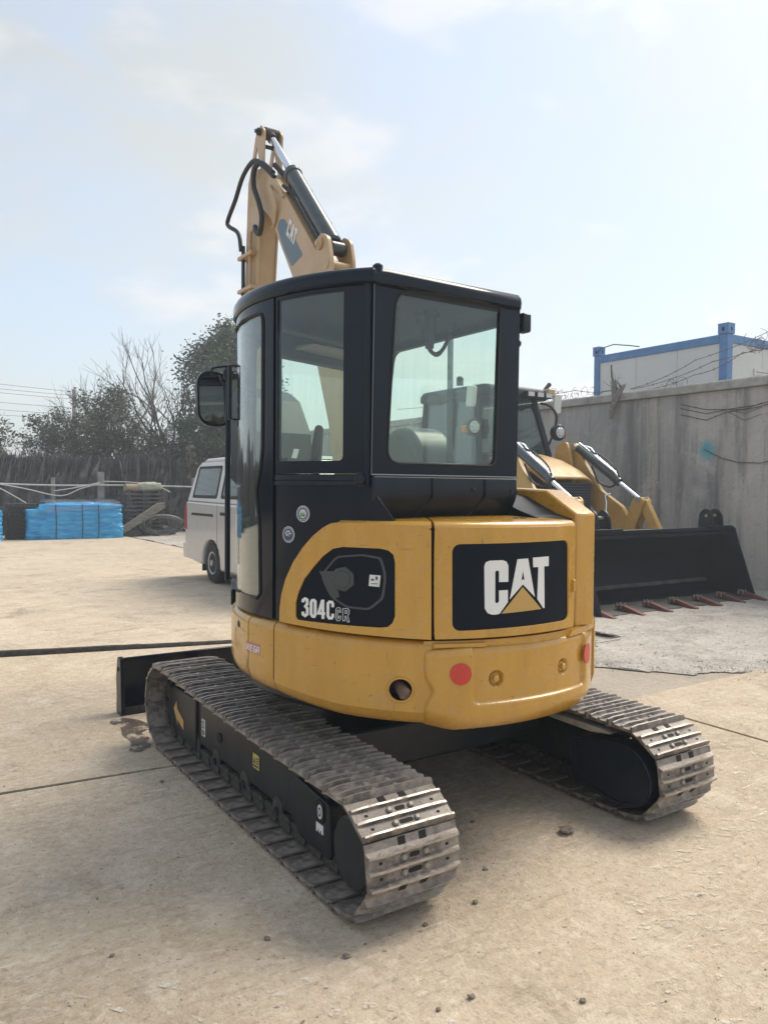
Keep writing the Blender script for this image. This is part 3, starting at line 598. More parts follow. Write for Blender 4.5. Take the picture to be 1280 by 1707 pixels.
for (x, y, w) in ((X0, Y0, .17), (X0, Y1-.14, .14), (X1-.15, Y0, .15)):
    m2 = MB(); m2.box(x-.01, x+w, y-.01, y+w, 0, ZT-.002); p = m2.build('corner_post', 'blue_steel', cab, smooth=0, bevel=.01)
    z = ZT; t = .018
    m2 = MB()
    m2.sheet([(0, 0), (w+.05, 0), (w+.05, .19), (0, .19)], [[((w+.05)/2+.028*math.cos(q*.52), .09+.045*math.sin(q*.52)) for q in range(12)]], lambda u, v, d: (x-.03+d, y-.03+u, z+v), .02)
    m2.sheet([(0, 0), (w+.05, 0), (w+.05, .19), (0, .19)], [[((w+.05)/2+.028*math.cos(q*.52), .09+.045*math.sin(q*.52)) for q in range(12)]], lambda u, v, d: (x-.008+u-.02, y-.032+d, z+v), .02)
    m2.box(x-.03, x+w+.03, y-.03, y+w+.03, z+.19, z+.205); m2.box(x+w, x+w+.02, y-.01, y+w+.02, z, z+.19); m2.box(x, x+w, y+w, y+w+.02, z, z+.19)
    m2.build('corner_casting', 'blue_steel', cab, smooth=0)
m2 = MB(); m2.box(X0, X0+.12, Y0+.175, Y1-.145, ZT-.17, ZT+.0); m2.build('top_rail', 'blue_steel', cab, smooth=0, bevel=.01)
m2 = MB(); m2.box(X0+.175, X1-.155, Y0, Y0+.12, ZT-.17, ZT+.0); m2.build('top_rail', 'blue_steel', cab, smooth=0, bevel=.01)
m2 = MB(); m2.box(X0+.1, X1, Y0+.1, Y1-.02, ZT-.16, ZT-.03); m2.build('roof', 'blue_steel', cab, smooth=0)
wn = MB(); wn.sheet([(12.45, 3.2), (13.4, 3.2), (13.4, 4.06), (12.45, 4.06)], [[(12.50, 3.25), (13.35, 3.25), (13.35, 4.01), (12.50, 4.01)]], lambda u, v, d: (u, Y0+.005+d, v), .05)
wn = wn.build('window', 'panel', cab, smooth=0)
for k in range(6):
    m2 = MB(); m2.box(12.505, 13.345, Y0+.01, Y0+.03, 3.95-k*.11, 3.99-k*.11); m2.build('slat', 'panel', wn, smooth=0)
m2 = MB(); m2.box(12.5, 13.35, Y0+.034, Y0+.04, 3.25, 4.01); m2.build('pane', 'dark_glass', wn, smooth=0)
m2 = MB(); m2.tube([(11.44, 8.7, 4.70), (11.44, 8.55, 4.80), (11.44, 8.2, 4.84), (11.44, 7.8, 4.76), (11.44, 7.5, 4.69)], .012, 5)
tag(m2.build('cabin_cable', 'hose', smooth=40), 'thin cable looping over the left corner of the cabin roof', 'cable')

# ------------------------------------------------------------------ the excavator
EX = thing('excavator', 'yellow and black compact tracked excavator standing in the middle of the yard', 'excavator')
CY = -.17                                             # swing centre
def pol(a, z, r): q = R_(a); return (r*math.sin(q), CY-r*math.cos(q), z)
def pmap(r): return lambda u, v, d: pol(u, v, r-d)

# --- crawler tracks
ZC, PR, YF = .268, .198, 1.062             # front idler: centre height, link radius, centre
ZR, PRR, YR = .236, .166, -1.112           # rear sprocket is smaller
def build_path():
    tilt = 2*math.asin((PR-PRR)/(YF-YR)); pts = []
    for i in range(41): q = R_(90)+tilt-(math.pi+tilt)*i/40; pts.append((YF+PR*math.cos(q), ZC+PR*math.sin(q)))
    for i in range(41): q = R_(270)-(math.pi-tilt)*i/40; pts.append((YR+PRR*math.cos(q), ZR+PRR*math.sin(q)))
    pts.append(pts[0]); acc = [0]
    for a, b in zip(pts, pts[1:]): acc.append(acc[-1]+math.hypot(b[0]-a[0], b[1]-a[1]))
    return pts, acc
PTS, ACC = build_path(); PERI = ACC[-1]
def link_path(s):
    s %= PERI
    for i in range(len(ACC)-1):
        if s <= ACC[i+1]:
            t = (s-ACC[i])/(ACC[i+1]-ACC[i]); a, b = PTS[i], PTS[i+1]; return (a[0]+(b[0]-a[0])*t, a[1]+(b[1]-a[1])*t)
NSH = 39; PITCH = PERI/NSH
def shoe_mesh(seed):
    q = random.Random(seed); mb = MB()
    prof = [(-.066, .035), (-.066, .048), (-.062, .069), (-.054, .069), (-.048, .047), (-.012, .047), (-.007, .0615), (.003, .0615), (.008, .047),
            (.042, .047), (.047, .0615), (.055, .0615), (.060, .046), (.067, .036), (.094, .030), (.094, .022), (.060, .030)]
    nx = 9; xs = [-.2+.4*i/nx for i in range(nx+1)]; n = len(prof); vs = []
    for i, x in enumerate(xs):
        for (t, h) in prof:
            e = .006 if i in (0, nx) and h > .06 else 0
            w = q.uniform(-.0010, .0006) if h > .06 else q.uniform(-.0004, .0004)
            vs.append((x*(1 if not e else .985), t+q.uniform(-.0004, .0004), h-e+w))
    fs = [(i*n+j, (i+1)*n+j, (i+1)*n+(j+1) % n, i*n+(j+1) % n) for i in range(nx) for j in range(n)]
    fs += [tuple(range(n)), tuple(nx*n+j for j in reversed(range(n)))]
    for i in range(nx):
        for j in range(n): mb.m.append(4 if prof[j][1] > .06 and prof[(j+1) % n][1] > .06 else 0)
    mm = mb.m; mb.m = []; mb.add(vs, fs, 0); mb.m = mm+[0, 0]
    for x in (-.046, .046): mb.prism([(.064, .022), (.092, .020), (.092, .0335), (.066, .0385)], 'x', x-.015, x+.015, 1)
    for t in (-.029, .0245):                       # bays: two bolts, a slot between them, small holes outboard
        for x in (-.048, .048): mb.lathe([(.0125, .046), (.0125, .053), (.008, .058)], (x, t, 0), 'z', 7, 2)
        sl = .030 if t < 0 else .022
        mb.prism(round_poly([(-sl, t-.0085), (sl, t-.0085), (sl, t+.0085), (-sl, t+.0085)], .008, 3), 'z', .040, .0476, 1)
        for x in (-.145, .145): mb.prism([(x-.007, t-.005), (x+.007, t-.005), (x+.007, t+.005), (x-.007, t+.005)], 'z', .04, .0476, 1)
    for x in (-.15, -.115, .15, .115): mb.lathe([(.006, .0344), (.006, .04)], (x, .0 if abs(x) > .13 else .022, 0), 'z', 6, 1)
    for x in (-.062, .062):                        # chain links under the plate
        mb.prism([(-.076, -.026), (-.05, -.04), (.05, -.04), (.076, -.026), (.076, .016), (.05, .0345), (-.05, .0345), (-.076, .016)], 'x', x-.014, x+.014, 3)
    mb.cyl((-.085, .068, -.005), (.085, .068, -.005), .018, 8, 3)
    return mb
shoe_src = []
for k in range(3):
    mb = shoe_mesh(k); o = mb.build('track_shoe', ['shoe', 'shoe_dark', 'bolt', 'chain', 'ridge'], None, smooth=28); shoe_src.append(o.data); COL.objects.unlink(o); bpy.data.objects.remove(o)

def rounded_bar(mb, y0, y1, z0, z1, x0, x1, r=.02): mb.prism(round_poly([(y0, z0), (y1, z0), (y1, z1), (y0, z1)], r, 3), 'x', x0, x1)
def make_track(sx):
    tr = bpy.data.objects.new('crawler_track', None); COL.objects.link(tr); tr.parent = EX; ABS[tr] = Vector((0, 0, 0))
    X = .79*sx
    for i in range(NSH):
        a = link_path((i+.35)*PITCH); b = link_path((i+1.35)*PITCH)
        m = Vector(((a[0]+b[0])/2, (a[1]+b[1])/2)); t = Vector((b[0]-a[0], b[1]-a[1])).normalized()
        sag = -.012*math.sin(math.pi*min(1, max(0, (m.x-YR)/(YF-YR)))) if m.y > ZC+.1 else 0
        # local axes: x stays, y -> travel t, z -> outward (left of travel going forward on top)
        nrm = Vector((-t.y, t.x))
        o = bpy.data.objects.new('track_shoe', shoe_src[rnd.randrange(3)]); COL.objects.link(o); o.parent = tr
        o.matrix_local = Matrix(((1, 0, 0, X), (0, t.x, nrm.x, m.x), (0, t.y, nrm.y, m.y+sag), (0, 0, 0, 1)))
    xo, xi = .875*sx, .70*sx                       # outer and inner faces of the frame
    mb = MB()
    mb.prism([(-.80, .13), (.72, .13), (.72, .375), (.60, .39), (-.10, .378), (-.25, .365), (-.80, .325)], 'x', xo-.012*sx, xi)
    mb.prism([(-1.0, .335), (-.96, .36), (-.2, .395), (.75, .415), (.75, .376), (-.2, .38), (-.8, .336)], 'x', xo-.10*sx, xi-.012*sx)
    fr = mb.build('track_frame', 'frame', tr, smooth=30, bevel=.008)
    mb = MB(); mb.prism(round_poly([(.70, .075), (1.12, .105), (1.19, .20), (1.17, .345), (1.10, .375), (.70, .375)], [.02, .08, .05, .05, .04, .02]), 'x', xo+.004*sx, xi+.03*sx)
    yk = mb.build('idler_yoke', 'frame', fr, bevel=.008)
    mb = MB(); mb.prism(round_poly([(-.86, .085), (-.60, .085), (-.50, .15), (-.50, .30), (-.56, .335), (-.84, .31)], .025), 'x', xo+.006*sx, xo-.05*sx); mb.build('rear_frame_plate', 'frame', fr, bevel=.006)
    mb = MB(); mb.lathe([(.135, -.12*sx), (.135, .0), (.125, .010*sx), (.02, .012*sx)], (xo+.055*sx, YR, ZR), 'x', 32); mb.build('drive_motor_disc', 'frame', fr, smooth=30)
    mb = MB()
    for q in range(19):                            # drive sprocket
        a = 2*math.pi*q/19; c, s = math.cos(a), math.sin(a)
        mb.prism([(YR+c*.11-s*.02, ZR+s*.11+c*.02), (YR+c*.155-s*.008, ZR+s*.155+c*.008), (YR+c*.155+s*.008, ZR+s*.155-c*.008), (YR+c*.11+s*.02, ZR+s*.11-c*.02)], 'x', X-.025, X+.025)
    mb.lathe([(.12, -.025), (.12, .025)], (X, YR, ZR), 'x', 24); mb.build('sprocket', 'chain', tr, smooth=25)
    mb = MB(); mb.lathe([(.05, -.05), (.16, -.045), (.16, -.02), (.185, -.02), (.185, .02), (.16, .02), (.16, .045), (.05, .05)], (X, YF, ZC), 'x', 28); mb.build('idler_wheel', 'chain', tr, smooth=25)
    for y in (-.72, -.34, .04, .42, .72):
        mb = MB(); mb.lathe([(.03, -.08), (.055, -.075), (.055, -.04), (.035, -.04), (.035, .04), (.055, .04), (.055, .075), (.03, .08)], (X, y, .115), 'x', 18); mb.build('track_roller', 'chain', tr, smooth=25)
        mb = MB(); mb.prism(round_poly([(y-.05, .07), (y+.05, .07), (y+.07, .15), (y-.07, .15)], .02, 3), 'x', xo-.014*sx, xo-.05*sx); mb.lathe([(.022, 0), (.02, .016*sx)], (xo-.014*sx, y, .105), 'x', 8); mb.build('roller_bracket', 'frame', tr, smooth=25)
    return tr, fr
trL, frL = make_track(-1)
trR, frR = make_track(1)
# dusty top plate and cast motor housing on the inner side of the right track
mb = MB(); mb.prism([(-1.02, .398), (-.98, .408), (.2, .425), (.2, .395), (-.9, .38)], 'x', .575, .68)
MAT['dusty_plate'] = M('dusty_plate', (.16, .145, .12), .9, col2=(.42, .375, .30), scale=7, lo=.30, hi=.55, bump=.4, bscale=60)
mb.build('dusty_top_plate', 'dusty_plate', frR, bevel=.006)
hp = round_poly([(-.78, .325), (-.78, .115), (-1.10, .055), (-1.24, .12), (-1.265, .24), (-1.19, .345), (-1.03, .375)], [.02, .03, .09, .1, .1, .07, .06], 6)
mb = MB(); mb.prism(hp, 'x', .585, .70); hs = mb.build('motor_housing', 'black_satin', frR, smooth=35, bevel=.02, seg=3)
mb = MB(); ip = [(y*.88-.122, z*.88+.028) for y, z in hp]; mb.sheet(hp, [ip], lambda u, v, d: (.575+d, u*.985-.015, v*.985+.004), .012); mb.build('housing_rim', 'black_satin', hs, smooth=30)
# decals on the left track frame (outer face)
def side_decal(name, poly, x, mat, parent, t=.0015, holes=()):
    mb = MB(); mb.sheet(poly, list(holes), lambda u, v, d: (x-t+d, -u, v), t); return mb.build(name, mat, parent, smooth=0)
XO = -.875
def R4(y0, y1, z0, z1): return [(-y1, z0), (-y0, z0), (-y0, z1), (-y1, z1)]
def rel(cy, cz, pts, s=1): return [(-(cy+p[0]*s), cz+p[1]*s) for p in pts]
side_decal('arrow_decal', rel(.97, .215, [(.075, .02), (.035, .062), (.028, .028), (-.06, -.005), (-.06, -.05), (.025, -.02), (.02, -.045)], 1.3), XO-.006, 'arrow', frL)
d_ = side_decal('white_decal', R4(.585, .635, .19, .285), XO+.011, 'paper', frL)
side_decal('decal_print', R4(.597, .623, .235, .275), XO+.009, 'navy', d_, holes=[R4(.601, .619, .24, .27)])
side_decal('decal_print', R4(.597, .623, .198, .225), XO+.009, 'navy', d_, holes=[R4(.605, .615, .203, .22)])
d_ = side_decal('warning_decal', R4(-.135, -.065, .225, .295), XO+.011, 'warn', frL)
side_decal('decal_print', rel(-.086, .262, [(-.014, -.012), (.014, -.012), (0, .016)]), XO+.0095, 'navy', d_, holes=[rel(-.086, .26, [(-.006, -.006), (.006, -.006), (0, .008)])])
for k in range(3): side_decal('decal_print', R4(-.128, -.106, .25+.012*k, .256+.012*k), XO+.0095, 'navy', d_)
side_decal('decal_print', R4(-.128, -.072, .233, .242), XO+.0095, 'navy', d_)
mb = MB(); mb.lathe([(.028, 0), (.028, .004)], (XO+.006, .37, .245), 'x', 16); mb.build('grease_hole', 'shoe_dark', frL)
mb = MB(); mb.prism(round_poly([(-.81, .215), (-.745, .215), (-.745, .31), (-.81, .31)], .03), 'x', XO-.012, XO-.006); mb.build('tow_hole', 'shoe_dark', frL)
side_decal('round_decal', [(.78+.02*math.cos(q*.4), .262+.03*math.sin(q*.4)) for q in range(16)], XO-.012, 'paper', frL)
side_decal('decal_print', [(.78+.012*math.cos(q*.4), .262+.019*math.sin(q*.4)) for q in range(16)], XO-.0138, 'navy', frL, holes=[[(.78+.008*math.cos(q*.4), .262+.013*math.sin(q*.4)) for q in range(16)]])
side_decal('hook_decal', R4(-.80, -.74, .17, .208), XO-.006, 'paper', frL)
side_decal('decal_print', [(.77+.014*math.cos(R_(a)), .195-.014+.018*math.sin(R_(a))) for a in range(180, 361, 20)]+[(.77+.008*math.cos(R_(a)), .195-.014+.011*math.sin(R_(a))) for a in range(360, 179, -20)], XO-.0078, 'navy', frL)

# --- undercarriage centre, swing ring, blade
mb = MB(); mb.box(-.62, .62, -.52, .52, .26, .47); mb.prism([(-.68, .22), (.68, .22), (.5, .45), (-.5, .45)], 'y', -.42, .42)
mb.build('undercarriage', 'frame', EX, bevel=.02)
mb = MB(); mb.lathe([(.40, .47), (.42, .48), (.42, .56), (.38, .62)], (0, CY+.1, 0), 'z', 36); mb.build('swing_ring', 'frame', EX)
mb = MB(); mb.lathe([(.82, .60), (.88, .64), (.88, .93), (.80, .96)], (0, CY, 0), 'z', 48); mb.build('revolving_frame', 'black_satin', EX)
bl = MB()
cur = [(1.90, .0), (1.94, .02), (1.965, .10), (1.972, .20), (1.955, .30), (1.915, .385)]
bl.prism(cur+[(y-.022, z+.0) for y, z in cur[::-1]], 'x', -.955, .955)
blade = bl.build('dozer_blade', 'black', EX, smooth=40)
mb = MB(); mb.tube([(-.955, 1.906, .386), (.955, 1.906, .386)], .014, 10); mb.build('blade_top_bar', 'black', blade)
for sx in (-1, 1):
    mb = MB(); mb.prism(round_poly([(1.86, .0), (2.0, .0), (1.99, .12), (2.005, .25), (1.97, .40), (1.90, .405), (1.88, .28), (1.875, .13)], .03), 'x', sx*.957, sx*.985); mb.build('blade_side_plate', 'black_satin', blade, bevel=.004)
    mb = MB(); mb.lathe([(.017, 0), (.017, .003*sx)], (sx*.986, 1.945, .315), 'x', 14); mb.build('side_plate_hole', 'shoe_dark', blade)
    mb = MB(); mb.prism([(.35, .27), (1.86, .16), (1.90, .10), (1.90, .24), (.5, .38)], 'x', sx*.38, sx*.46); mb.build('blade_arm', 'frame', EX, bevel=.01)
mb = MB(); mb.box(-.955, .955, 1.888, 1.896, .0, .055); mb.build('cutting_edge', 'chain', blade)

# --- lower skirt panels
ZB = [(-135, .69), (-89, .672), (-76, .662), (-54, .615), (-33, .598), (30, .60), (135, .64)]
ZT_ = [(-135, .99), (-89, .982), (-76, .985), (-48, .962), (-30, .948), (30, .95), (135, .97)]
def skirt(name, a0, a1, R=.945, hole=None, mat='yellow', parent=EX, dent=None):
    mb = MB(); nu = max(4, int(abs(a1-a0)/2)); 
    prof = lambda zb, zt: [(R-.12, zb-.004), (R-.055, zb), (R-.03, zb+.012), (R-.012, zb+.035), (R, zb+.075), (R, zb+.14), (R, zt-.10), (R, zt-.03), (R-.005, zt-.012), (R-.02, zt), (R-.10, zt+.004)]
    def fn(u, v):
        a = a0+(a1-a0)*u; p = prof(lerp(ZB, a), lerp(ZT_, a)); k = min(len(p)-1, int(round(v*(len(p)-1)))); r, z = p[k]
        if dent: r -= dent(a, z)
        return pol(a, z, r)
    if not hole:
        mb.grid(fn, nu, 10)
        ends = []
        for (u, fl) in ((0, 1), (1, 0)):
            a = a0+(a1-a0)*u; P = [pol(a, z, r) for r, z in prof(lerp(ZB, a), lerp(ZT_, a))]
            mb.add(P, [tuple(range(len(P)))[::-1] if fl else tuple(range(len(P)))])
    return mb, prof, fn
# main panel with the exhaust opening: face as a sheet with a hole, lips as lofted strips
EXA, EXZ = -38.2, .752
def main_panel():
    a0, a1, R = -75.6, -30.5, .945; mb = MB(); hole = [(EXA+3.05*math.cos(q*2*math.pi/28), EXZ+.048*math.sin(q*2*math.pi/28)) for q in range(28)]
    st = [a0+(a1-a0)*i/24 for i in range(25)]
    lo = [(a, lerp(ZB, a)+.060) for a in st]; hi = [(a, lerp(ZT_, a)-.03) for a in st[::-1]]
    mb.sheet(lo+hi, [hole], pmap(R), .02, 2.0)
    nu = 24
    for prof in (lambda zb, zt: [(R-.12, zb-.004), (R-.06, zb), (R-.032, zb+.010), (R-.013, zb+.030), (R, zb+.0605)],
                 lambda zb, zt: [(R, zt-.0305), (R-.004, zt-.012), (R-.018, zt), (R-.10, zt+.004)]):
        k = len(prof(0, 0))-1
        mb.grid(lambda u, v: (lambda a: pol(a, prof(lerp(ZB, a), lerp(ZT_, a))[int(round(v*k))][1], prof(lerp(ZB, a), lerp(ZT_, a))[int(round(v*k))][0]))(a0+(a1-a0)*u), nu, k)
    P = [pol(a0, z, r) for r, z in [(R-.12, lerp(ZB, a0)), (R, lerp(ZB, a0)+.06), (R, lerp(ZT_, a0)-.03), (R-.02, lerp(ZT_, a0)), (R-.1, lerp(ZT_, a0))]]
    mb.add(P, [(4, 3, 2, 1, 0)])
    o = mb.build('side_skirt', 'yellow', EX, smooth=40, weld=True)
    # pressed lip round the opening, pipe and dark cavity
    m2 = MB(); path = [pol(EXA+3.2*math.cos(q*2*math.pi/28), EXZ+.050*math.sin(q*2*math.pi/28), R+.001) for q in range(29)]; m2.tube(path, .006, 6); m2.build('opening_lip', 'yellow', o)
    m2 = MB(); m2.lathe([(.07, 0), (.07, .005)], pol(EXA, EXZ, R-.058), 'y', 20); 
    m2 = MB(); m2.sheet([(EXA+5*math.cos(q*.4), EXZ+.08*math.sin(q*.4)) for q in range(16)], [], pmap(R-.10), .01, 2.0); m2.build('exhaust_cavity', 'shoe_dark', o)
    p0 = Vector(pol(EXA-2.2, EXZ+.018, R-.115)); p1 = Vector(pol(EXA+1.1, EXZ-.016, R+.002)); d = (p1-p0).normalized()
    m2 = MB(); m2.tube([p0, p1, p1+d*.001, p1-d*.07], [.026, .026, .022, .021], 18, caps=False); m2.build('exhaust_pipe', 'rust', o, smooth=40)
    return o
main_panel()
mb, _, _ = skirt('p', -88.6, -76.1); sk2 = mb.build('side_skirt', 'yellow', EX, smooth=40)
def dent(a, z): return .028*math.exp(-((a+97)/5)**2-((z-.80)/.03)**2)+.018*math.exp(-((a+93)/4)**2-((z-.72)/.05)**2)+.012*math.exp(-((a+100)/6)**2-((z-.9)/.04)**2)
mb, _, _ = skirt('p', -133, -89.2, dent=dent); sk3 = mb.build('side_skirt', 'yellow', EX, smooth=40); sk3['label'] = 'dented front corner panel with scratched paint'
mb = MB(); mb.lathe([(.016, 0), (.016, .006), (.008, .008)], pol(-97, .93, .944), 'x', 12); mb.build('bolt', 'chain', sk3)
mb, _, _ = skirt('p', 36, 133); mb.build('side_skirt', 'yellow', EX, smooth=40)

# --- counterweight
def cw():
    a0, a1 = -33.0, 36.0; nu, nv = 230, 76; zb, zt = .578, .928
    RT = [(-33, .957), (-31, .966), (-27, .976), (-23.5, .981), (-20, .977), (-10, .970), (0, .967), (10, .968), (18, .972), (22, .970), (27, .955), (36, .93)]
    def fn(u, v):
        a = a0+(a1-a0)*u; zlo = zb+.022*sstep(-24, -33, a)+.012*sstep(18, 36, a); ztp = zt-.01*sstep(-20, -33, a)
        z = zlo+(ztp-zlo)*v; r = lerp(RT, a)
        r = (r+lerp(RT, a-1)+lerp(RT, a+1))/3
        e = z-zlo
        if e < .085: r -= .055*(1-e/.085)**2.2
        t = ztp-z
        if t < .03: r -= .016*(1-t/.03)**2
        # pressed panel, open at the top
        um = (a+.3)*.0168; hw, zl = .335, .694; rc = .03
        dx = abs(um)-hw; dz = zl-z
        d = math.hypot(max(dx+rc, 0), max(dz+rc, 0))-rc if (dx > -rc and dz > -rc) else max(dx, dz)
        r -= .016*sstep(.007, -.007, d)
        for (ba, bz) in ((-13.7, .792), (9.4, .80)):
            q = math.hypot((a-ba)*.0168, z-bz); r -= .024*sstep(.036, .029, q)
        # scallop beside the exhaust, and the left edge rolls in
        ed = -32.6+1.9*math.exp(-((z-.745)/.045)**2); r -= .03*sstep(ed+1.0, ed-.6, a)
        return pol(a, z, r)
    mb = MB(); mb.grid(fn, nu, nv)
    mb.grid(lambda u, v: (lambda p, q: tuple(Vector(p).lerp(Vector(q), v)))(fn(u, 1), pol(a0+(a1-a0)*u, .935, .80)), nu, 2)
    mb.grid(lambda u, v: (lambda p, q: tuple(Vector(p).lerp(Vector(q), v)))(pol(a0+(a1-a0)*u, .60, .80), fn(u, 0)), nu, 2)
    mb.grid(lambda u, v: (lambda p, q: tuple(Vector(p).lerp(Vector(q), u)))(pol(a0, fn(0, v)[2], .84), fn(0, v)), 2, nv)
    o = mb.build('counterweight', 'yellow', EX, smooth=50, weld=True)
    m2 = MB(); m2.sheet([(-32.5, .922), (35.5, .922), (35.5, .958), (-32.5, .954)], [], lambda u, v, d: pol(u, v, .938-d), .04, 2.0); m2.build('ledge', 'yellow', o)
    for (ba, bz) in ((-13.7, .792), (9.4, .80)):
        m2 = MB(); c = Vector(pol(ba, bz, .930)); d = (Vector(pol(ba, bz, 1))-Vector(pol(ba, bz, 0))).normalized()
        m2.tube([c, c+d*.012], .021, 18); m2.tube([c+d*.012, c+d*.028, c+d*.030], [.0145, .0145, .0125], 6); m2.build('bolt', 'yellow', o, smooth=25)
    for (ba, bz, rr) in ((-23.6, .825, .978), (20.9, .832, .974)):
        m2 = MB(); rad = .0455
        m2.sheet([(ba+math.degrees(rad/.97)*math.cos(q*2*math.pi/36), bz+rad*math.sin(q*2*math.pi/36)) for q in range(36)], [], lambda u, v, d: pol(u, v, lerp(RT, u)+.004-d), .004, .5); m2.build('red_reflector', 'red', o, smooth=60)
    m2 = MB(); m2.sheet(round_poly([(12, .928), (30, .928), (30, .955), (14, .955)], [.3, .3, .3, .3]), [], lambda u, v, d: pol(u, v, .955-d), .05, 2.0); m2.build('counterweight_lip', 'yellow', o, bevel=.004)
    m2 = MB(); m2.sheet([(-30, .929), (-16.5, .929), (-16.5, .946), (-30, .946)], [], lambda u, v, d: pol(u, v, .955-d), .05, 2.0); m2.build('counterweight_lip', 'yellow', o, bevel=.004)
    return o
cw()

# --- engine hood
RH = .962
def ell_rect(c, rx, rz, n=6):
    out = []
    for (cx_, cz_), a0 in zip(c, (180, 270, 0, 90)):
        sx_ = 1 if a0 in (180, 90) else -1; sz_ = 1 if a0 in (180, 270) else -1
        for k in range(n+1):
            a = R_(a0+90*k/n); out.append((cx_+sx_*rx+rx*math.cos(a), cz_+sz_*rz+rz*math.sin(a)))
    return out
CPAN = ell_rect([(-25.6, 1.0), (10.7, 1.008), (10.2, 1.363), (-25.8, 1.358)], 2.0, .034)
hood_side = MB().sheet(HOOD, [DECAL], pmap(RH), .05, 2.0).build('side_cover', 'yellow', EX, smooth=40, bevel=.004)
dc = MB().sheet([(u+.35*(-53-u)/abs(-53-u) if False else u, v) for u, v in DECAL], [], pmap(RH-.007), .006, 2.0).build('decal_panel', 'decal', hood_side, smooth=40)
MAT['cap'] = M('filler_recess_grey', (.045, .055, .062), .45, coat=.1)
# shallow filler recess and cap behind the smoked cover
rec = round_poly([(-59.5, 1.215), (-56.5, 1.125), (-52, 1.085), (-46, 1.08), (-42.5, 1.13), (-41.8, 1.22), (-43, 1.30), (-48, 1.312), (-55, 1.30)], 1.0, 4)
MB().sheet(rec, [[(u*.93-3.55, (v-1.2)*.93+1.2) for u, v in rec]], pmap(RH-.0055), .003, 2.0).build('filler_recess', 'cap', dc, smooth=40)
c = Vector(pol(-53.0, 1.205, RH-.008)); d = Vector((math.sin(R_(-53)), -math.cos(R_(-53)), 0))
m2 = MB(); m2.tube([c, c+d*.010, c+d*.012], [.055, .053, .048], 7); m2.tube([c+d*.012, c+d*.016], [.038, .036], 7); m2.build('filler_cap', 'cap', dc, smooth=20)
MB().sheet([(-59.8, 1.232), (-55.5, 1.236), (-54, 1.13), (-55.5, 1.12)], [], pmap(RH-.0052), .003, 2.0).build('cap_flange', 'cap', dc)
k_ = MB().sheet(STK, [], pmap(RH-.0045), .0015, 2.0).build('fuel_sticker', 'paper', dc)
s_ = [sum(p[0] for p in STK)/4, sum(p[1] for p in STK)/4]
for (u0, u1, v0, v1) in ((.25, .75, .004, .018), (-.85, -.15, .0, .008), (-.85, .8, -.014, -.011)):
    MB().sheet([(s_[0]+u0, s_[1]+v0), (s_[0]+u1, s_[1]+v0), (s_[0]+u1, s_[1]+v1), (s_[0]+u0, s_[1]+v1)], [], pmap(RH-.0035), .001).build('sticker_print', 'navy', k_)
def glyphs(name, quads, r, mat, parent, t=.0012):
    mb = MB()
    for i, q in enumerate(quads):
        A = sum(q[j-1][0]*q[j][1]-q[j][0]*q[j-1][1] for j in range(4))
        if A < 0: q = q[::-1]
        rr = r+.00002*(i % 7)
        mb.add([pol(u, v, rr) for u, v in q]+[pol(u, v, rr-t) for u, v in q], [(0, 1, 2, 3), (7, 6, 5, 4), (0, 4, 5, 1), (1, 5, 6, 2), (2, 6, 7, 3), (3, 7, 4, 0)])
    return mb.build(name, mat, parent, smooth=0)
glyphs('model_number', NUM, RH-.0050, 'white', dc); glyphs('model_suffix', CR, RH-.0048, 'pale', dc)
# rear door with the logo panel
rd = MB().sheet(round_poly([(-30.1, .966), (13.6, .972), (13.9, 1.425), (-30.3, 1.428)], [.4, .4, .6, .6], 3), [CPAN], pmap(RH), .03, 2.0).build('rear_door', 'yellow', EX, smooth=40, bevel=.004)
lp = MB().sheet(CPAN, [], pmap(RH-.007), .006, 2.0).build('logo_panel', 'decal', rd, smooth=40)
for nm, P, H, mt in (('logo_letter', L_C, [], 'white'), ('logo_letter', L_A, [L_Ah], 'white'), ('logo_letter', L_T, [], 'white'), ('logo_triangle', L_Y, [], 'logo_yellow')):
    MB().sheet(P, H, pmap(RH-.0050), .0015, 2.0).build(nm, mt, lp, smooth=40)
m2 = MB(); m2.box(-.010, .010, -.012, .004, -.05, .05)
hb = MB(); q = R_(12.6)
hb.sheet([(12.0, 1.13), (13.0, 1.13), (13.0, 1.185), (12.0, 1.185)], [], pmap(RH+.014), .016, 1.0); hb.build('door_latch', 'yellow', rd, bevel=.004)
# hood top: chamfer ring and lid
mb = MB(); prof = [(RH-.002, 1.4225), (RH-.006, 1.436), (RH-.022, 1.447), (RH-.06, 1.451), (.62, 1.462), (.30, 1.465)]
def ht(a0, a1, nm):
    mb = MB(); nu = 24
    mb.grid(lambda u, v: (lambda a: pol(a, prof[int(round(v*5))][1], prof[int(round(v*5))][0]))(a0+(a1-a0)*u), nu, 5)
    mb.add([pol(a0, z, r) for r, z in prof], [(0, 1, 2, 3, 4, 5)]); mb.add([pol(a1, z, r) for r, z in prof], [(5, 4, 3, 2, 1, 0)])
    return mb.build(nm, 'yellow', EX, smooth=40)
ht(-54.5, -30.95, 'hood_top'); h2 = ht(-30.2, 13.8, 'hood_top')
for a in (-.5, 2.6): m2 = MB(); m2.sheet([(a-.9, -.006), (a+.9, -.006), (a+.9, .006), (a-.9, .006)], [], lambda u, v, d: pol(u, 1.4598-d+v*.0, .80+v*2), .002); m2.build('vent_slot', 'shoe_dark', h2)
mb = MB(); mb.box(-.006, .006, -.01, .01, 1.43, 1.452)
# inner engine bulkhead keeps the gaps dark
mb = MB(); mb.lathe([(.86, .96), (.90, .97), (.90, 1.42), (.86, 1.43)], (0, CY, 0), 'z', 48); mb.build('engine_bulkhead', 'interior', EX)
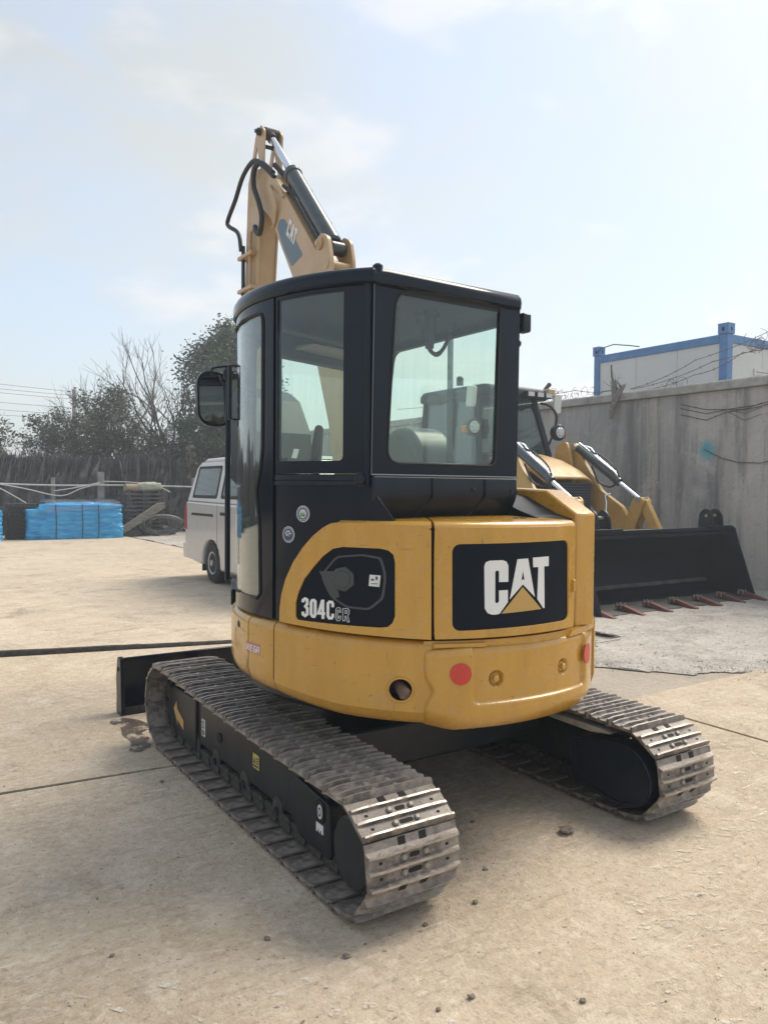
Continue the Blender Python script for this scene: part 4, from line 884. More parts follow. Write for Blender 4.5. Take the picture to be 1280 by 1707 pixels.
# right side cover with its raised rear bar
bar = [(-1.055, .955), (-1.055, 1.475), (-.86, 1.582), (-.40, 1.60), (.2, 1.56), (.62, 1.40), (.62, .955)]
mb = MB(); mb.prism(bar, 'x', .285, .415); mb.build('side_cover_bar', 'yellow', EX, bevel=.010)
mb = MB()
for a, b in (((.415, -1.0), (.62, -.82)),): pass
plan = [(.416, -1.035), (.56, -.90), (.74, -.66), (.86, -.35), (.90, .0), (.86, .32), (.70, .62), (.416, .62)]
mb.prism(plan, 'z', .955, 1.40); mb.build('side_cover', 'yellow', EX, bevel=.03, seg=3)
# dark grille cowl between cab and bar
mb = MB()
cp = [(-1.03, 1.452), (-.93, 1.475), (-.84, 1.51), (-.74, 1.55), (-.60, 1.58), (.4, 1.59)]
mb.grid(lambda u, v: (.13+.155*u, cp[int(round(v*5))][0]+.10*(1-u)*(1 if v < .7 else 0), cp[int(round(v*5))][1]-.02*(1-u)), 6, 5)
o = mb.build('air_cowl', 'cover', EX, smooth=50); s = o.modifiers.new('t', 'SOLIDIFY'); s.thickness = .012; s.offset = -1
mb = MB(); mb.prism([(-.97, 1.455), (-.60, 1.455), (-.60, 1.56), (-.72, 1.535), (-.84, 1.49)], 'x', .125, .14); mb.build('cowl_side', 'black_satin', EX)
# badge on the side skirt
b_ = MB().sheet(REGABG, [], pmap(.9462), .001, 2.0).build('badge', 'logo_red', sk2)
glyphs('badge_lettering', REGA, .9472, 'white', b_, .0008)

# --- cab
MAT['edge_glint'] = M('edge_glint_metal', (.10, .12, .14), .35, metal=.4)  # metal of the added strips that give the rear window its edge glint
CAB = bpy.data.objects.new('cab', None); COL.objects.link(CAB); CAB.parent = EX; ABS[CAB] = Vector((0, 0, 0))
RC = .92
# side quarter: glass with its black border
q_out = [(-77.3, 1.645), (-48.2, 1.645), (-48.2, 2.425), (-77.3, 2.425)]
q_hole = round_poly([(-76.6, 1.698), (-54.3, 1.698), (-54.3, 2.424), (-76.6, 2.424)], [.2, .9, .1, .1], 4)
# arcs: rounding in mixed units is fine at this size
q_hole = [(-76.6, 1.70), (-55.3, 1.70), (-54.6, 1.706), (-54.3, 1.718), (-54.3, 2.41), (-76.6, 2.41)]
side_win = MB().sheet(q_out, [q_hole], pmap(RC), .025, 2.0).build('side_window', 'black', CAB, smooth=40)
MB().sheet([(-76.7, 1.695), (-54.2, 1.695), (-54.2, 2.415), (-76.7, 2.415)], [], pmap(RC-.006), .005, 1.5).build('pane', 'glass', side_win, smooth=60)
MB().sheet([(-71.6, 1.715), (-69.6, 1.712), (-68.7, 1.752), (-70.6, 1.755)], [], pmap(RC-.012), .001, 1.0).build('white_sticker', 'white', side_win)
# belt ledge and lower black panel
for z0, z1, r in ((1.618, 1.640, RC+.004), (1.596, 1.612, RC+.008)):
    MB().sheet([(-77.3, z0), (-50.2, z0), (-50.2, z1), (-77.3, z1)], [], pmap(r), .05, 2.0).build('belt_ledge', 'black_satin', CAB, smooth=40, bevel=.004)
c = Vector(pol(-49.3, 1.622, RC-.01)); d = Vector((math.sin(R_(-49)), -math.cos(R_(-49)), 0))
m2 = MB(); m2.tube([c, c+d*.028, c+d*.032], [.026, .024, .018], 14); m2.tube([c+Vector((0, 0, -.03)), c+Vector((0, 0, .03))], .02, 10); m2.build('hinge_knob', 'black_satin', CAB, smooth=30)
low = MB().sheet([(-77.3, .992), (-40, .98), (-40, 1.45), (-47.0, 1.60), (-48.4, 1.643), (-77.3, 1.643)], [], pmap(RC-.002), .03, 2.0).build('lower_side_panel', 'black', CAB, smooth=40, bevel=.006)
m2 = MB(); m2.sheet([(-78.1, .99), (-77.35, .99), (-77.35, 2.425), (-78.1, 2.425)], [], pmap(RC-.012), .02, 1.0); m2.build('door_seal', 'rubber', CAB)
# round emblem stickers
def emblem(ca, cz, kind):
    r = .0355; k = math.degrees(1/RC)
    def circ(rr, n=28): return [(ca+k*rr*math.cos(2*math.pi*i/n), cz+rr*math.sin(2*math.pi*i/n)) for i in range(n)]
    e = MB().sheet(circ(r), [], pmap(RC+.0010), .003, 1.0).build('round_emblem', 'pale', low, smooth=60)
    MB().sheet(circ(r*.90), [circ(r*.80)], pmap(RC+.0016), .001, 1.0).build('emblem_ring', 'navy', e)
    if kind == 0:
        MB().sheet(circ(r*.72), [circ(r*.55)], pmap(RC+.0016), .001, 1.0).build('emblem_ring', 'navy', e)
        for j in (-1, 0, 1):
            P = [(-.004, -.012), (.004, -.012), (.0045, -.004), (.002, -.004), (.0035, .003), (.0015, .003), (0, .012), (-.0015, .003), (-.0035, .003), (-.002, -.004), (-.0045, -.004)]
            MB().sheet([(ca+k*(p[0]+j*.0085), cz+p[1]) for p in P], [], pmap(RC+.0016), .001).build('emblem_tree', 'green', e)
    else:
        MB().sheet(circ(r*.74), [], pmap(RC+.0016), .001, 1.0).build('emblem_field', 'navy', e)
        for (dx, dz, s) in ((-.006, .014, .005), (.006, .014, .005), (-.014, .006, .0045), (.014, .005, .005), (-.008, -.003, .005), (.002, .003, .004), (.006, -.006, .003)):
            MB().sheet([(ca+k*(dx+s*math.cos(q*1.05)), cz+dz+s*math.sin(q*1.05)) for q in range(6)], [], pmap(RC+.0022), .001).build('emblem_mark', 'pale', e)
emblem(S1[0][0], S1[0][1], 0); emblem(S2[0][0], S2[0][1], 1)
# door: black frame with one tall curved pane, notched behind the handle
d_out = [(-131, 1.0), (-78.2, .995), (-78.2, 2.425), (-131, 2.425)]
d_hole = [(-127, 1.075), (-86.2, 1.075), (-84.9, 1.08), (-84.3, 1.092), (-84.2, 1.36), (-84.8, 1.41), (-86.6, 1.50), (-87, 1.56), (-86.6, 1.62), (-84.6, 1.66), (-83.6, 1.70), (-83.3, 1.76), (-83.2, 2.32), (-83.5, 2.35), (-84.3, 2.37), (-85.6, 2.377), (-127, 2.377)]
door = MB().sheet(d_out, [d_hole], pmap(RC+.003), .03, 2.0).build('door', 'black', CAB, smooth=40)
MB().sheet([(-127.2, 1.07), (-83.6, 1.07), (-83.0, 2.38), (-127.2, 2.38)], [], pmap(RC-.002), .005, 1.5).build('pane', 'door_glass', door, smooth=60)
m2 = MB(); m2.tube([pol(-124, 2.377, RC+.006), pol(-110, 2.377, RC+.006), pol(-98, 2.377, RC+.006), pol(-86, 2.377, RC+.006), pol(-84.2, 2.37, RC+.006), pol(-83.4, 2.345, RC+.006), pol(-83.2, 2.30, RC+.006), pol(-83.3, 1.76, RC+.006), pol(-84.6, 1.655, RC+.006), pol(-86.8, 1.57, RC+.006), pol(-84.7, 1.40, RC+.006), pol(-84.2, 1.10, RC+.006), pol(-86, 1.073, RC+.006), pol(-105, 1.073, RC+.006)], .007, 6); m2.build('pane_seal', 'rubber', door)
m2 = MB(); m2.tube([pol(-113, 1.93, RC+.0), pol(-113, 1.93, RC+.035), pol(-113, 2.20, RC+.035), pol(-113, 2.20, RC+.0)], .011, 8); m2.build('door_handle', 'black_satin', door)
m2 = MB(); m2.sheet([(-108.4, 1.20), (-106.3, 1.20), (-106.3, 1.45), (-108.4, 1.45)], [], pmap(RC+.006), .004, 1.0); s = m2.build('door_sticker', 'paper', door)
# sliding inner pane edges inside the door
m2 = MB(); m2.sheet([(-97, 1.02), (-95.6, 1.02), (-95.6, 2.40), (-97, 2.40)], [], pmap(RC-.03), .02, 1.0); m2.build('door_post', 'interior', door)
# rear face
YB = -.803
rmap = lambda u, v, d: (u, YB+d, v)
r_out = [(-.672, 1.645), (.150, 1.645), (.158, 2.43), (-.664, 2.43)]
r_hole = round_poly([(-.590, 1.692), (.015, 1.692), (.036, 2.428), (-.548, 2.428)], [.07, .045, .01, .09], 6)
rear = MB().sheet(r_out, [r_hole], rmap, .025).build('rear_window', 'black', CAB, smooth=0)
MB().sheet([(-.60, 1.685), (.03, 1.685), (.045, 2.428), (-.56, 2.428)], [], lambda u, v, d: (u, YB+.006+d, v), .005).build('pane', 'glass', rear, smooth=0)
rp_ = round_poly([(-.665, .0), (.155, .0), (.155, 1), (-.665, 1)], 0)
mb = MB(); mb.prism(round_poly([(-.790, 1.637), (-.815, 1.637), (-.822, 1.545), (-.755, 1.448), (-.70, 1.448), (-.70, 1.637)], [0, .012, .04, .02, 0, 0]), 'x', -.665, .142); lower = mb.build('lower_rear_panel', 'black_satin', CAB, bevel=.012, seg=3)
for x in (-.36, -.06):
    m2 = MB(); m2.tube([(x, -.818, 1.63), (x, -.823, 1.55), (x-.07, -.757, 1.447)], .005, 5); m2.build('panel_seam', 'black', lower)
for x, z in ((-.13, 1.585), (.10, 1.575)):
    m2 = MB(); m2.lathe([(.008, 0), (.006, -.006)], (x, -.822, z), 'y', 8); m2.build('bolt', 'chain', lower)
m2 = MB(); m2.tube([(-.668, -.806, 1.641), (.152, -.806, 1.641)], .0045, 6); m2.tube([(-.668, -.806, 1.641), (-.660, -.806, 2.43)], .003, 6); m2.build('edge_glint_strips', 'edge_glint', rear)  # added strips, stand in for window edges catching the sky
sp = r_hole+[r_hole[0]]; m2 = MB(); m2.tube([(u, YB-.001, v) for u, v in sp], .005, 5); m2.build('window_seal', 'rubber', rear)
# corner post between side and rear glass
m2 = MB(); m2.tube([(-.676, -.785, 1.60), (-.676, -.785, 2.43)], .018, 8); m2.build('corner_post', 'black', CAB)
# right side and front
XR = .156
s_out = [(YB+.026, 1.0), (.50, 1.0), (.44, 2.43), (YB+.026, 2.43)]
s_hole = round_poly([(-.735, 1.69), (.36, 1.69), (.235, 2.372), (-.735, 2.372)], .06, 5)
right = MB().sheet(s_out, [s_hole], lambda u, v, d: (XR-d, u, v), .03).build('right_window', 'black_satin', CAB, smooth=0)
MB().sheet([(-.74, 1.68), (.37, 1.68), (.24, 2.375), (-.74, 2.375)], [], lambda u, v, d: (XR-.012-d, u, v), .005).build('pane', 'glass', right, smooth=0)
m2 = MB(); m2.box(XR-.035, XR-.02, -.33, -.30, 1.69, 2.37); m2.build('sliding_pane_edge', 'dark_glass', right)
m2 = MB(); m2.box(XR-.045, XR-.02, -.62, -.58, 1.86, 1.90); m2.box(XR-.045, XR-.02, -.608, -.592, 1.83, 1.93); m2.build('window_catch', 'interior', right)
p0, p1 = Vector(pol(-131, 0, RC)), Vector((XR-.031, .50, 0))
def fmap(u, v, d):
    p = p0.lerp(p1, u); bul = .09*math.sin(math.pi*min(1, max(0, u)))*(1-.55*max(0, v-1.2)); return (p.x, p.y+bul-d, v)
f_hole = round_poly([(.07, 1.16), (.93, 1.16), (.93, 2.36), (.07, 2.36)], .05, 4)
front = MB().sheet([(0, 1.0), (1, 1.0), (1, 2.43), (0, 2.43)], [f_hole], fmap, .03, .1).build('windscreen', 'black_satin', CAB, smooth=30)
MB().sheet([(.06, 1.15), (.94, 1.15), (.94, 2.37), (.06, 2.37)], [], lambda u, v, d: (lambda q: (q[0], q[1]-.01-d, q[2]))(fmap(u, v, 0)), .005, .1).build('pane', 'glass', front, smooth=60)
# roof and ceiling
plan = [pol(a, 0, .938)[:2] for a in range(-46, -133, -3)]+[(-.45, .58), (-.2, .62), (.05, .59), (.13, .56), (.165, .50)]+[(.175, -.74), (.168, -.80), (.14, -.826)]+[(-.60, -.826), (-.65, -.82)]
def loft(name, mat, parent, rings):
    mb = MB(); n = len(rings[0])
    for r in rings: mb.v += r
    for i in range(len(rings)-1):
        for j in range(n): mb.f.append([i*n+j, i*n+(j+1) % n, (i+1)*n+(j+1) % n, (i+1)*n+j]); mb.m.append(0)
    mb.f.append(list(range(n))[::-1]); mb.m.append(0); mb.f.append([(len(rings)-1)*n+j for j in range(n)]); mb.m.append(0)
    bm_fix = mb.build(name, mat, parent, smooth=40)
    bm = bmesh.new(); bm.from_mesh(bm_fix.data); bmesh.ops.recalc_face_normals(bm, faces=bm.faces); bm.to_mesh(bm_fix.data); bm.free()
    return bm_fix
cx, cyy = -.33, -.15
def shr(s, z): return [(cx+(x-cx)*s, cyy+(y-cyy)*s, z) for x, y in plan]
loft('roof', 'black', CAB, [shr(.985, 2.428), shr(1.0, 2.436), shr(1.004, 2.455), shr(1.0, 2.478), shr(.985, 2.494), shr(.95, 2.503), shr(.5, 2.515)])
for (x, y) in ((-.64, -.80),):
    m2 = MB(); m2.lathe([(.022, 2.47), (.022, 2.508), (.012, 2.516)], (x, y, 0), 'z', 12); m2.build('roof_boss', 'black', CAB)
m2 = MB(); m2.prism([(x, y) for x, y, z in shr(.96, 0)], 'z', 2.405, 2.427); m2.build('ceiling', 'interior', CAB, smooth=0)
m2 = MB(); m2.prism([(x, y) for x, y, z in shr(.95, 0)], 'z', 1.0, 1.03); m2.build('floor', 'interior', CAB, smooth=0)
# fittings seen through the glass
m2 = MB(); m2.prism([(-.60, .20), (-.15, .30), (-.05, .10), (-.52, -.02)], 'z', 2.30, 2.32); m2.build('sun_visor', 'liner', CAB, bevel=.006)
m2 = MB(); m2.prism([(-.72, .12), (.10, .42), (.12, .36), (-.70, .05)], 'z', 2.255, 2.375); m2.build('header_rail', 'interior', CAB)
seat = MB(); seat.prism(round_poly([(-.62, 1.05), (-.18, 1.05), (-.12, 1.28), (-.20, 1.33), (-.50, 1.30), (-.62, 1.65), (-.70, 1.66), (-.72, 1.2)], .03), 'x', -.60, -.14); seat.build('seat', 'seat', CAB, bevel=.03, seg=3)
for x in (-.66, -.08):
    m2 = MB(); m2.prism([(-.5, 1.05), (.02, 1.05), (.05, 1.52), (-.05, 1.58), (-.45, 1.5)], 'x', x-.06, x+.06); m2.build('console', 'interior', CAB, bevel=.02)
    m2 = MB(); m2.tube([(x, 0, 1.55), (x+.01, .04, 1.66), (x+.01, .05, 1.73)], [.01, .012, .02], 8); m2.build('control_lever', 'interior', CAB)
m2 = MB(); m2.tube([(-.62, -.22, 1.66), (-.50, -.02, 1.78), (-.40, .14, 1.90)], [.03, .03, .024], 8); m2.build('armrest', 'interior', CAB)
m2 = MB(); m2.box(-.12, .12, -.45, -.22, 1.58, 1.715); m2.build('side_box', 'interior', CAB, bevel=.01)
path = []
for i in range(160):
    t = i/159; c_ = Vector((-.27, -.55, 2.40)).lerp(Vector((.0, -.52, 2.40)), t); c_.z -= .17*math.sin(math.pi*t)**1.2
    path.append(c_+Vector((0, .008*math.cos(i*1.5), .008*math.sin(i*1.5))))
m2 = MB(); m2.tube(path, .006, 5); m2.build('coiled_cable', 'rubber', CAB, smooth=60)
m2 = MB(); m2.tube([(-.40, -.60, 2.41), (-.40, -.60, 2.25)], .008, 6); m2.build('hanging_strap', 'rubber', CAB)
m2 = MB(); m2.tube([(-.22, -.60, 2.41), (-.22, -.60, 2.30), (-.22, -.60, 2.24)], [.03, .025, .02], 8); m2.tube([(-.27, -.60, 2.4), (-.17, -.60, 2.4)], .012, 6); m2.build('wiper_motor', 'interior', CAB)
# lamps on the right rear edge of the cab
m2 = MB(); m2.prism(round_poly([(-.80, 2.335), (-.74, 2.335), (-.74, 2.425), (-.80, 2.425)], .01, 2), 'x', .185, .235); lamp = m2.build('work_lamp', 'black_satin', CAB, bevel=.006)
m2 = MB(); m2.tube([(.15, -.77, 2.38), (.19, -.77, 2.38)], .012, 8); m2.build('lamp_bracket', 'black_satin', lamp)
m2 = MB(); m2.lathe([(.016, 0), (.016, .02), (.008, .026)], (.165, -.77, 2.28), 'x', 10); m2.build('bolt', 'chain', CAB)
# mirror and its stay
mir = bpy.data.objects.new('mirror', None); COL.objects.link(mir); mir.parent = EX; ABS[mir] = Vector((0, 0, 0))
m2 = MB(); m2.tube([(-.60, .92, 1.02), (-.60, .92, 1.55), (-.595, .92, 2.29)], .017, 10); m2.build('stay', 'black_satin', mir)
m2 = MB(); m2.lathe([(.028, 0), (.034, .02), (.034, .05), (.02, .07)], (-.595, .92, 2.235), 'z', 14); m2.tube([(-.595, .92, 2.25), (-.48, .80, 2.25)], .022, 8); m2.tube([(-.595, .92, 2.29), (-.60, .92, 2.315), (-.66, .93, 2.305), (-.69, .95, 2.295), (-.69, .95, 2.26)], .007, 8); m2.build('clamp', 'black_satin', mir)
mo = round_poly([(-.098, -.165), (.098, -.165), (.098, .165), (-.098, .165)], .095, 8)
ang = R_(2)
def mmap(k): return lambda u, v, d: (-.675+u*k*1.06*math.cos(ang), .945-u*k*math.sin(ang)+v*k*.10+d, 2.115+v*k*1.02)
m2 = MB(); m2.sheet(mo, [], mmap(1), .035); m2.build('mirror_shell', 'black_satin', mir, smooth=40, bevel=.008)
m2 = MB(); m2.sheet(mo, [], lambda u, v, d: (lambda p: (p[0], p[1]-.004, p[2]))(mmap(.90)(u, v, d)), .003); m2.build('mirror_glass', 'mirror', mir, smooth=0)
# rounded black tank cover on the right, seen through the rear window
mb = MB(); mb.prism(round_poly([(.44, 1.35), (.44, 1.82), (.56, 1.97), (.74, 2.0), (.90, 1.92), (.92, 1.35)], .10, 6), 'x', .48, .80); mb.build('tank_cover', 'black_satin', EX, bevel=.05, seg=4)
# front deck carrying the stay
m2 = MB(); m2.prism([(-.75, .5), (-.55, .98), (.2, 1.0), (.45, .8), (.45, .5)], 'z', .93, 1.02); m2.build('front_deck', 'black_satin', EX, bevel=.01)

# --- boom, stick, cylinder (plane x = .35)
XB = .35
m2 = MB(); m2.prism(round_poly([(.62, .75), (.98, .75), (1.06, 1.1), (.95, 1.3), (.62, 1.25)], .05), 'x', XB-.16, XB+.16); m2.build('swing_post', 'boom_yellow_hazed', EX, bevel=.02)
boom = [(.80, 1.25), (1.0, 1.15), (1.18, 2.0), (1.50, 2.80), (1.765, 3.18), (2.15, 3.72), (2.52, 4.0), (2.60, 4.10), (2.52, 4.20), (2.36, 4.17), (2.22, 4.12), (1.87, 3.80), (1.27, 3.14), (1.0, 2.7), (.84, 2.0), (.74, 1.4)]
bo = MB()
bo.prism(round_poly(boom, .05), 'x', XB-.10, XB-.086); bo.prism(round_poly(boom, .05), 'x', XB+.086, XB+.10)
bo = bo.build('boom', 'boom_yellow_hazed', EX, smooth=30)
m2 = MB()
inner = [(y, z) for y, z in boom]
cxm = lambda P, k: [(p[0]+(1.6-p[0])*0, p[1]) for p in P]
top = [(2.30, 4.10), (1.86, 3.765), (1.285, 3.13), (1.02, 2.68), (.86, 2.0), (.76, 1.4)]; bot = [(1.02, 1.2), (1.16, 2.0), (1.48, 2.78), (1.745, 3.16), (2.13, 3.70), (2.40, 3.95)]
m2.prism(top+[(y+.014, z-.014) for y, z in top[::-1]], 'x', XB-.086, XB+.086); m2.prism(bot+[(y-.014, z+.014) for y, z in bot[::-1]], 'x', XB-.086, XB+.086)
m2.build('boom_plates', 'boom_yellow_hazed', bo, smooth=30)
# side decal with lettering
def bl(u, v, d): return (XB-.1015+d, -u, v)
lab = [(-2.02, 3.60), (-1.985, 3.655), (-1.90, 3.64), (-1.77, 3.50), (-1.59, 3.29), (-1.77, 3.245), (-1.90, 3.40)]
MAT['steel_blue'] = M('grey_blue_decal', (.10, .15, .20), .4)
lb = MB().sheet(round_poly(lab, .02, 3), [], bl, .0012).build('boom_decal', 'steel_blue', bo)
o0 = Vector((-1.865, 3.51)); ex = Vector((.75, -.66)).normalized(); ey = Vector((.50, .86)).normalized()
def BL(pts): return [tuple(o0+ex*p[0]+ey*p[1]) for p in pts]
for P, H in (([(0, 0), (.055, 0), (.055, .03), (.022, .03), (.022, .09), (.055, .09), (.055, .12), (0, .12)], []), ([(.065, 0), (.085, .12), (.11, .12), (.13, 0), (.108, 0), (.104, .03), (.091, .03), (.087, 0)], []), ([(.145, 0), (.168, 0), (.168, .09), (.185, .09), (.185, .12), (.128, .12), (.128, .09), (.145, .09)], [])):
    MB().sheet(BL(P), H, lambda u, v, d: (XB-.1027+d, -u, v), .001).build('boom_lettering', 'paper', lb)
# bracket ears for the stick cylinder
for sx in (-1, 1):
    m2 = MB(); m2.prism(round_poly([(1.37, 3.24), (1.36, 3.33), (1.29, 3.37), (1.20, 3.32), (1.155, 3.16), (1.16, 2.95), (1.25, 3.12)], .035), 'x', XB+(.066 if sx > 0 else -.115), XB+(.09 if sx > 0 else -.085)); e = m2.build('cylinder_bracket', 'boom_yellow_hazed', bo, bevel=.006)
    m2 = MB(); m2.lathe([(.045, 0), (.045, .012*sx), (.03, .02*sx), (.02, .035*sx)], (XB+(.09 if sx > 0 else -.115), 1.30, 3.295), 'x', 16); m2.build('pin_cap', 'boom_yellow_hazed', e)
m2 = MB(); m2.cyl((XB-.12, 1.205, 3.13), (XB+.10, 1.205, 3.13), .03, 14); m2.build('bracket_tube', 'boom_yellow_hazed', bo)
# stick
sk = [(2.37, 4.535), (2.47, 4.48), (2.56, 4.25), (2.62, 4.11), (2.66, 3.6), (2.70, 3.0), (2.72, 2.45), (2.58, 2.40), (2.50, 2.8), (2.44, 3.21), (2.40, 3.53), (2.375, 3.75), (2.325, 4.0), (2.315, 4.30), (2.30, 4.46)]
tri = [(2.452, 4.39), (2.548, 4.15), (2.37, 4.15)]
ST = bpy.data.objects.new('stick', None); COL.objects.link(ST); ST.parent = EX; ABS[ST] = Vector((0, 0, 0))
for sx in (-1, 1):
    m2 = MB(); m2.sheet([(-y, z) for y, z in round_poly(sk, .03, 3)], [[(-y, z) for y, z in round_poly(tri, .02, 3)]], lambda u, v, d: (XB+sx*.077-.007+d, -u, v), .014); m2.build('stick_plate', 'boom_yellow_hazed', ST, smooth=30)
bk = [(2.335, 4.0), (2.385, 3.73), (2.41, 3.53), (2.45, 3.22), (2.51, 2.82), (2.585, 2.43)]; ft = [(2.55, 4.12), (2.60, 4.05), (2.645, 3.6), (2.685, 3.0), (2.70, 2.47)]
m2 = MB(); m2.prism(bk+[(y+.012, z) for y, z in bk[::-1]], 'x', XB-.069, XB+.069); m2.prism(ft+[(y-.012, z) for y, z in ft[::-1]], 'x', XB-.069, XB+.069); m2.build('stick_web', 'boom_yellow_hazed', ST, smooth=30)
m2 = MB(); m2.cyl((XB-.11, 2.38, 4.475), (XB+.10, 2.38, 4.475), .03, 14); m2.cyl((XB-.13, 2.38, 4.475), (XB-.11, 2.38, 4.475), .016, 8); m2.cyl((XB-.09, 2.50, 4.06), (XB+.09, 2.50, 4.06), .045, 14); m2.cyl((XB-.075, 2.36, 4.36), (XB+.075, 2.36, 4.36), .016, 10); m2.build('pin', 'chain', ST)
# stick cylinder
CYL = bpy.data.objects.new('stick_cylinder', None); COL.objects.link(CYL); CYL.parent = EX; ABS[CYL] = Vector((0, 0, 0))
A, B = Vector((XB, 1.27, 3.27)), Vector((XB, 2.38, 4.475)); D = (B-A).normalized()
P = lambda t: A+D*t
m2 = MB(); m2.tube([P(.06), P(.075), P(.98), P(.985), P(1.03), P(1.035)], [.05, .062, .062, .07, .07, .055], 22); m2.cyl((XB-.05, A.y, A.z), (XB+.05, A.y, A.z), .05, 14); m2.build('barrel', 'cylinder', CYL, smooth=35)
m2 = MB(); m2.tube([P(1.03), P(1.62)], .030, 18); m2.build('rod', 'steel', CYL)
m2 = MB(); m2.tube([P(1.56), P(1.63)], .042, 14); m2.cyl((XB-.05, B.y, B.z), (XB+.05, B.y, B.z), .05, 14); m2.build('rod_eye', 'chain', CYL)
up = Vector((0, -.75, .66))
m2 = MB(); m2.tube([P(.10)-up*.085+Vector((-.03, 0, 0)), P(.5)-up*.085+Vector((-.03, 0, 0)), P(.92)-up*.08+Vector((-.03, 0, 0)), P(1.0)-up*.03+Vector((-.03, 0, 0))], .012, 8)
m2.tube([P(.12)-up*.09+Vector((.0, 0, 0)), P(.85)-up*.095, P(1.02)-up*.11+Vector((-.04, 0, 0))], .016, 8)
m2.tube([P(.12)-up*.10+Vector((.04, 0, 0)), P(.85)-up*.105+Vector((.04, 0, 0)), P(1.0)-up*.12], .018, 8); m2.build('feed_pipes', 'cylinder', CYL, smooth=40)
m2 = MB()
for t in (.35, .80):
    p = P(t); m2.tube([p+Vector((.066, 0, 0)), p+Vector((.09, 0, 0))], .012, 6)
m2.build('clamp_bolts', 'chain', CYL)
# hoses and pipes at the boom tip
def sm(pts, n=6):
    pts = [Vector(p) for p in pts]; out = []
    for i in range(len(pts)-1):
        a, b, c, d = pts[max(i-1, 0)], pts[i], pts[i+1], pts[min(i+2, len(pts)-1)]
        for k in range(n):
            t = k/n; out.append(.5*((2*b)+(c-a)*t+(2*a-5*b+4*c-d)*t*t+(3*b-a-3*c+d)*t**3))
    return out+[pts[-1]]
XH = XB-.13
m2 = MB(); m2.tube(sm([(XH+.04, 2.10, 4.02), (XH, 2.22, 4.14), (XH-.02, 2.36, 4.22), (XH-.03, 2.55, 4.16), (XH-.02, 2.74, 4.02), (XH-.02, 2.90, 3.90), (XH-.02, 2.88, 3.84), (XH, 2.72, 3.74), (XH+.0, 2.66, 3.58)]), .019, 8); m2.build('hydraulic_hose', 'hose', EX, smooth=60)
m2 = MB(); m2.tube(sm([(XH+.04, 2.12, 4.06), (XH, 2.25, 4.17), (XH-.02, 2.34, 4.15), (XH-.02, 2.36, 4.02), (XH-.02, 2.26, 3.86), (XH-.02, 2.20, 3.72), (XH-.01, 2.26, 3.62), (XH, 2.36, 3.66), (XH+.02, 2.42, 3.72)]), .021, 8); m2.build('hydraulic_hose', 'hose', EX, smooth=60)
m2 = MB(); m2.tube(sm([(XB, 1.95, 3.92), (XB-.02, 2.08, 4.05), (XB-.04, 2.2, 4.16)]), .022, 8); m2.build('hydraulic_hose', 'hose', EX, smooth=60)
m2 = MB(); m2.tube([(XH+.02, 2.66, 3.62), (XH+.02, 2.66, 3.3), (XH+.02, 2.68, 2.7)], .017, 8); m2.build('stick_hose', 'hose', ST)
m2 = MB(); m2.tube([(XH+.03, 2.44, 3.72), (XH+.02, 2.50, 3.70), (XH+.02, 2.52, 3.6), (XH+.02, 2.52, 3.0), (XH+.02, 2.55, 2.6)], .015, 8); m2.build('stick_pipe', 'boom_yellow_hazed', ST)
for z in (3.52, 3.24): m2 = MB(); m2.box(XH-.01, XH+.07, 2.44, 2.72, z-.015, z+.015); m2.build('pipe_clamp', 'boom_yellow_hazed', ST, bevel=.005)
m2 = MB(); m2.tube(sm([(XH+.02, 2.14, 3.96), (XH+.0, 2.06, 3.88), (XH+.01, 2.0, 3.78), (XH+.02, 2.04, 3.66), (XH+.025, 2.1, 3.62)]), .012, 6); m2.tube(sm([(XH+.03, 2.06, 3.98), (XH+.02, 1.96, 3.88), (XH+.02, 1.9, 3.80)]), .012, 6); m2.build('steel_pipe', 'boom_yellow_hazed', EX, smooth=60)
# bucket, tucked in below the stick behind the cab
bk_ = [(2.60, 2.36), (2.50, 2.40), (2.28, 2.30), (2.08, 2.02), (2.06, 1.80), (2.16, 1.62), (2.36, 1.55), (2.62, 1.66)]
m2 = MB(); sc_ = [(y+(2.4-y)*.06, z+(2.0-z)*.06) for y, z in bk_]
m2.prism(bk_[1:]+sc_[:0:-1], 'x', XB-.22, XB+.22)
for sx in (-1, 1): m2.prism(bk_, 'x', XB+sx*.22, XB+sx*.235)
m2.build('bucket', 'black_satin', EX, smooth=30)

# ------------------------------------------------------------------ the loader behind
LX, LZ = 6.77, 0
LD = thing('wheel_loader', 'yellow loader with black cab and wide black toothed bucket beside the wall', 'loader', (LX, 6.5, 0))
MAT['bucket_black'] = M('bucket_black', (.005, .011, .020), .34, spec=.3, dust=(.05, .06, .075, .2), dscale=3)
MAT['bucket_floor'] = M('dusty_bucket_floor', (.05, .055, .055), .7, col2=(.11, .105, .095), scale=4)
MAT['tooth'] = M('red_brown_tooth', (.20, .065, .055), .6, col2=(.13, .045, .04), scale=12)
MAT['grille'] = M('grille_mesh', (.05, .055, .06), .6, col2=(.08, .085, .09), scale=60)
bp_ = [(2.92, .035), (3.46, .05), (3.70, .11), (3.80, .22), (3.84, .42), (3.78, .66), (3.60, .88), (3.38, 1.02)]
mb = MB(); mb.prism(bp_[1:]+[(y+.022, z-.012) for y, z in bp_[:0:-1]], 'x', 5.08, 8.36)
bk = mb.build('bucket', 'bucket_black', LD, smooth=40)
mb = MB(); mb.prism([(2.90, .015), (2.90, .03), (3.42, .062), (3.42, .04)], 'x', 5.08, 8.36); mb.build('cutting_lip', 'bucket_floor', bk, bevel=.003)
